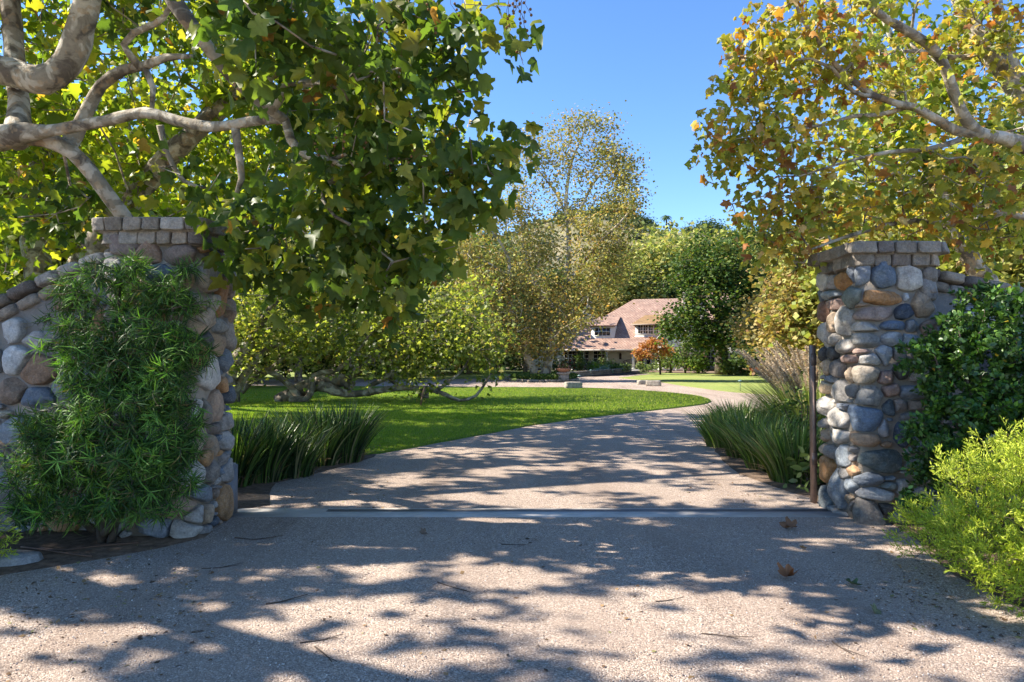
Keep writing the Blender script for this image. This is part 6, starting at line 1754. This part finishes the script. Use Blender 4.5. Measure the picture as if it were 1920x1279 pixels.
def juniper(base, Tc, lab, n_mul=1.0):
    base = np.array(base, float); root = empty("golden_juniper", tuple(base)); tag(root, lab, "shrub", "golden junipers at the sides of the drive")
    mt = MB(); sk = []
    for i in range(8):
        c = Tc[i % len(Tc)][0] - base; P, R = catmull([(0, 0, 0), c * .5 + [0, 0, .02], c], [.022, .014, .006], .08); tube(mt, P, R, 5); sk.append((P, R))
    T = np.concatenate([ball_pts(c, r, int(n * n_mul)) for c, r, n in Tc]) - base; T = T[T[:, 2] > .02]
    N, par, R, ti, ns = grow(sk, T, seg=.1, wob=.12, rt=.0016, rexp=.33, droop=-.05)
    idx = np.arange(ns, len(N)); frusta(mt, N[par[idx]], N[idx], R[idx] * 1.1, R[idx], 3); mt.build("stems", M_BARKD, root)
    # feather sprays: a curved axis with side shoots, each bearing short scale leaves
    m = MB(); K = len(ti); sub = 9; out = norm(N[ti] * [1, 1, .6] + [0, 0, .35] + rng.normal(0, .35, (K, 3)))
    L = .13 * (.7 + .6 * rng.random(K))
    for j in range(sub):
        f = j / (sub - 1); cen = N[ti] + out * (L * f)[:, None] + np.array([0, 0, -.25]) * ((L * f) ** 2)[:, None] * 3
        rd = rng.normal(size=(K, 3)); rd = norm(rd - (rd * out).sum(1, keepdims=True) * out)
        sl = .042 * (1.15 - f) + .012
        for q in range(6):
            g2 = q / 5; pp = cen + (rd * .75 + out * .8) * (sl * g2)
            aa = rng.normal(size=(K, 3)); aa = norm(aa - (aa * out).sum(1, keepdims=True) * out)
            c = pick(K, [(.5, (.36, .43, .04)), (.3, (.48, .53, .07)), (.2, (.20, .28, .03))], .12) * (.8 + .35 * g2)
            scatter(m, np.array([(-.5, 0, 0), (.5, 0, 0), (0, 1, .1)]), [np.array([[0, 1, 2]])], pp, out + rd * .8 + aa * .5, rng.normal(size=(K, 3)), .023, c, .0075)
    m.build("foliage", M_NEEDLE, root)


juniper((3.45, 4.7, 0), [(c_ + [.2, 0, 0], r_, n_) for c_, r_, n_ in [(np.array([3.15, 4.55, .32]), (.5, .55, .3), 330), (np.array([3.45, 4.9, .62]), (.45, .5, .3), 260), (np.array([3.75, 4.6, .75]), (.45, .6, .32), 260), (np.array([3.0, 4.15, .22]), (.35, .4, .2), 170), (np.array([3.3, 4.0, .38]), (.4, .4, .28), 210), (np.array([3.05, 5.1, .25]), (.3, .35, .22), 110), (np.array([3.85, 5.2, .85]), (.4, .4, .22), 120)]],
        "large golden yellow juniper spreading beside the drive in front of the dark shrub", 1.25)
juniper((-4.15, 5.1, 0), [(np.array([-4.05, 5.05, .17]), (.32, .3, .16), 170)], "small patch of golden juniper at the foot of the left wall")

# ------------------------------------------------------------------ small things on the ground
p = G(40, 1052); root_V = []
n = 14; a = np.linspace(0, 2 * PI, n, endpoint=False); rr = np.array([.34, .36, .30, .28, .33, .37, .30, .26, .30, .35, .33, .27, .29, .31])
top = np.stack([np.cos(a) * rr * .8, np.sin(a) * rr * .5, np.full(n, .055)], 1); bot = top * [1.06, 1.06, 0]
j = np.arange(n); j2 = (j + 1) % n
o = mesh_obj("paving_stone", np.vstack([top * [.95, .95, 1.05], top * [1, 1, .8], bot]), [np.array([list(range(n))]), np.concatenate([np.stack([j + n, j2 + n, j2, j], 1), np.stack([j + 2 * n, j2 + 2 * n, j2 + n, j + n], 1)])], M_STONE, None, np.tile([(.36, .37, .38)], (3 * n, 1)))
o.location = (p[0] - .12, p[1] - .05, .008); tag(o, "flat grey flagstone lying in the soil at the lower left", "paving stone")
for pts, lab in (([(75, 1032), (120, 1036), (170, 1030), (210, 1026), (260, 1022)], "thin brown irrigation pipe close under the narrow-leaved shrub"), ([(40, 1030), (85, 1036), (130, 1043), (172, 1048)], "bent brown irrigation pipe beside the flagstone")):
    m = MB(); P, R = catmull([G(x, y) + [0, 0, .02] for x, y in pts], [.008] * len(pts), .05); tube(m, P, R, 7, (.13, .075, .05))
    tag(m.build("irrigation_pipe", M_PAINT, smooth=True), lab, "pipe")


def ground_leaf(px, py, size, c, lab, curl=.5):
    p = G(px, py); V, F = LEAF; V = V.copy() * size; V[:, 1] -= size * .4
    V[:, 2] = curl * (V[:, 0] ** 2 + .6 * V[:, 1] ** 2) / size + .012 * np.sin(V[:, 0] * 60) + .01
    cc = np.array(c) * (1 + .25 * rng.normal(size=(len(V), 1)))
    o = mesh_obj("fallen_leaf", V, F, M_DRY, None, cc.clip(.01, 1)); o.location = (p[0], p[1], .008); o.rotation_euler = (rng.normal(0, .25), rng.normal(0, .25), rng.random() * 6)
    tag(o, lab, "leaf", "fallen sycamore leaves on the drive")


ground_leaf(1480, 992, .15, (.22, .11, .06), "dark brown curled leaf on the gravel near the right pillar foot", 1.4)
ground_leaf(1474, 1086, .14, (.34, .14, .06), "reddish brown upright leaf on the gravel in front of the right pillar", 1.9)
ground_leaf(1598, 1100, .1, (.10, .14, .06), "small grey green leaf on the gravel near the golden juniper", 1.0)
ground_leaf(1506, 1032, .05, (.2, .15, .08), "tiny brown leaf on the gravel between the two large ones", .8)
ground_leaf(793, 1002, .07, (.2, .14, .1), "small dry leaf on the gravel left of the middle of the drive", .8)
ground_leaf(1640, 1150, .07, (.16, .17, .09), "small olive leaf at the lower right beside the juniper shadow", .8)
ground_leaf(300, 1230 - 110, .05, (.4, .3, .1), "small yellow leaf on the gravel at the lower left", .6)


def twig(pts, r, lab):
    P = [G(x, y) + [0, 0, .006 + .008 * rng.random()] for x, y in pts]
    m = MB(); q, R = catmull(P, np.linspace(r, r * .5, len(P)), .03); tube(m, q, R, 5, (.09, .065, .05))
    k = len(q) // 2; d = (q[min(k + 2, len(q) - 1)] - q[k]) * 2 + rng.normal(0, .02, 3) * [1, 1, 0]
    tube(m, [q[k], q[k] + d + [.02, .02, .01]], r * .5, 4, (.09, .065, .05))
    tag(m.build("twig", M_WOOD), lab, "twig", "twigs scattered on the gravel")


for pts, r, lab in (([(378, 1068), (412, 1066), (448, 1061)], .004, "straight thin twig on the gravel in front of the left pillar"), ([(820, 1094), (850, 1103), (882, 1112)], .004, "curved twig on the sunlit gravel left of the middle"), ([(498, 1135), (525, 1131), (546, 1126)], .006, "knotty twig on the gravel at lower left"),
                    ([(562, 1208), (600, 1203), (634, 1199)], .004, "pale straight twig near the lower edge, left of the middle"), ([(1315, 1190), (1345, 1194), (1385, 1201)], .004, "thin twig in the shade at lower right"), ([(1560, 1207), (1585, 1222), (1600, 1230)], .004, "short slanting twig at the lower right"), ([(440, 1010), (480, 1013), (530, 1006)], .005, "branched twig beside the gate track's left end"),
                    ([(1230, 1130), (1262, 1127)], .004, "short twig on the gravel right of the middle"), ([(590, 1215), (612, 1232), (622, 1245)], .005, "dark forked twig at the lower edge"), ([(940, 1022), (985, 1024)], .004, "short twig in the pillar's shadow on the drive")):
    twig(pts, r, lab)

# loose chips, leaf litter, grass blades: nobody could count these
n = 16000
y = 2.6 + 5.6 * rng.random(n) ** 1.3; x = rng.uniform(-.8, .8, n) * y * 1.0
ok = (np.abs(x) < 3.2) | (y < 4.5); x, y = x[ok], y[ok]; n = len(x)
V0 = np.array([(1, 0, 0), (0, 1, 0), (-1, 0, 0), (0, -1, 0), (0, 0, 1), (0, 0, -1)], float)
F0 = np.array([[0, 1, 4], [1, 2, 4], [2, 3, 4], [3, 0, 4], [1, 0, 5], [2, 1, 5], [3, 2, 5], [0, 3, 5]])
m = MB(); s = .0022 + .0042 * rng.random(n) ** 2
scatter(m, V0, [F0], np.stack([x, y, .004 + s * .4], 1), rng.normal(size=(n, 3)), rng.normal(size=(n, 3)), s, pick(n, [(.4, (.40, .33, .29)), (.25, (.52, .45, .40)), (.2, (.22, .18, .16)), (.1, (.66, .61, .56)), (.05, (.35, .22, .15))]), s * rng.uniform(.6, 1.3, n))
tag(m.build("gravel_chips", M_MORTAR), "loose gravel chips scattered over the drive", "gravel", kind="stuff")
def rnd_px(n, x0, x1, y0, y1): return [G(rng.uniform(x0, x1), rng.uniform(y0, y1)) for _ in range(n)]
P = rnd_px(260, 0, 400, 1010, 1200) + rnd_px(160, 400, 760, 870, 960) + rnd_px(160, 1290, 1530, 830, 945) + rnd_px(200, 0, 1920, 1000, 1279) + rnd_px(160, 1640, 1760, 960, 1150) + rnd_px(100, 1700, 1920, 1090, 1200)
q = np.array([c for c in rnd_px(900, 300, 1330, 738, 850) if poly_in(np.array([c[0]]), np.array([c[1]]), [tuple(k[:2]) for k in lawn_C])[0]][:330])
ed = lawn_C[rng.integers(0, len(lawn_C), 500)] + rng.normal(0, .07, (500, 3)) * [1, 1, 0]
P = np.vstack([np.array(P), q + [0, 0, .06], ed + [0, 0, .01]]); n = len(P); m = MB()
scatter(m, *RHOMB, P + [0, 0, .01], rng.normal(size=(n, 3)) * [1, 1, .25], rng.normal(0, .35, (n, 3)) + [0, 0, 1], .012 + .028 * rng.random(n), pick(n, [(.4, (.16, .10, .06)), (.3, (.28, .18, .09)), (.15, (.1, .07, .05)), (.15, (.3, .28, .12))]))
tag(m.build("leaf_litter", M_DRY), "dry leaf litter strewn along the shrub edges and gravel", "leaf litter", kind="stuff")

lawn_poly = [tuple(c[:2]) for c in lawn_C]
def blades(n, y0, y1, h, w, seed):
    r = np.random.default_rng(seed)
    y = y0 + (y1 - y0) * r.random(n) ** 1.25; x = r.uniform(-.47, .42, n) * y
    k = poly_in(x, y, lawn_poly); x, y = x[k], y[k]; n = len(x)
    a = r.random(n) * PI; hh = h * (.5 + .8 * r.random(n)); ww = w * (.7 + .6 * r.random(n))
    patch = np.array([mnoise.noise(Vector((x_ * .9, y_ * .9, 1))) for x_, y_ in zip(x[::16], y[::16])]); patch = np.repeat(patch, 16)[:n]
    c = np.array([(.13, .21, .025), (.22, .31, .035), (.32, .39, .06), (.42, .40, .14)])[r.choice(4, n, p=[.3, .36, .23, .11])] * (1 + .35 * patch[:, None]) 
    lx, ly = r.normal(0, .35, n) * hh, r.normal(0, .35, n) * hh
    V = np.zeros((n, 3, 3)); b = np.stack([x, y, np.full(n, .033)], 1); sd = np.stack([np.cos(a) * ww, np.sin(a) * ww, np.zeros(n)], 1)
    V[:, 0] = b - sd; V[:, 1] = b + sd; V[:, 2] = b + np.stack([lx, ly, hh], 1)
    return V.reshape(-1, 3), np.arange(n * 3).reshape(-1, 3), np.repeat(c, 3, 0)
m = MB()
V, F, c = blades(190000, 9.3, 19, .04, .0035, 1); m.add(V, [F], c)
V, F, c = blades(110000, 17, 33, .045, .007, 2); m.add(V, [F], c)
tag(m.build("grass", M_TURF), "short mown grass blades covering the front lawn", "grass", kind="stuff")
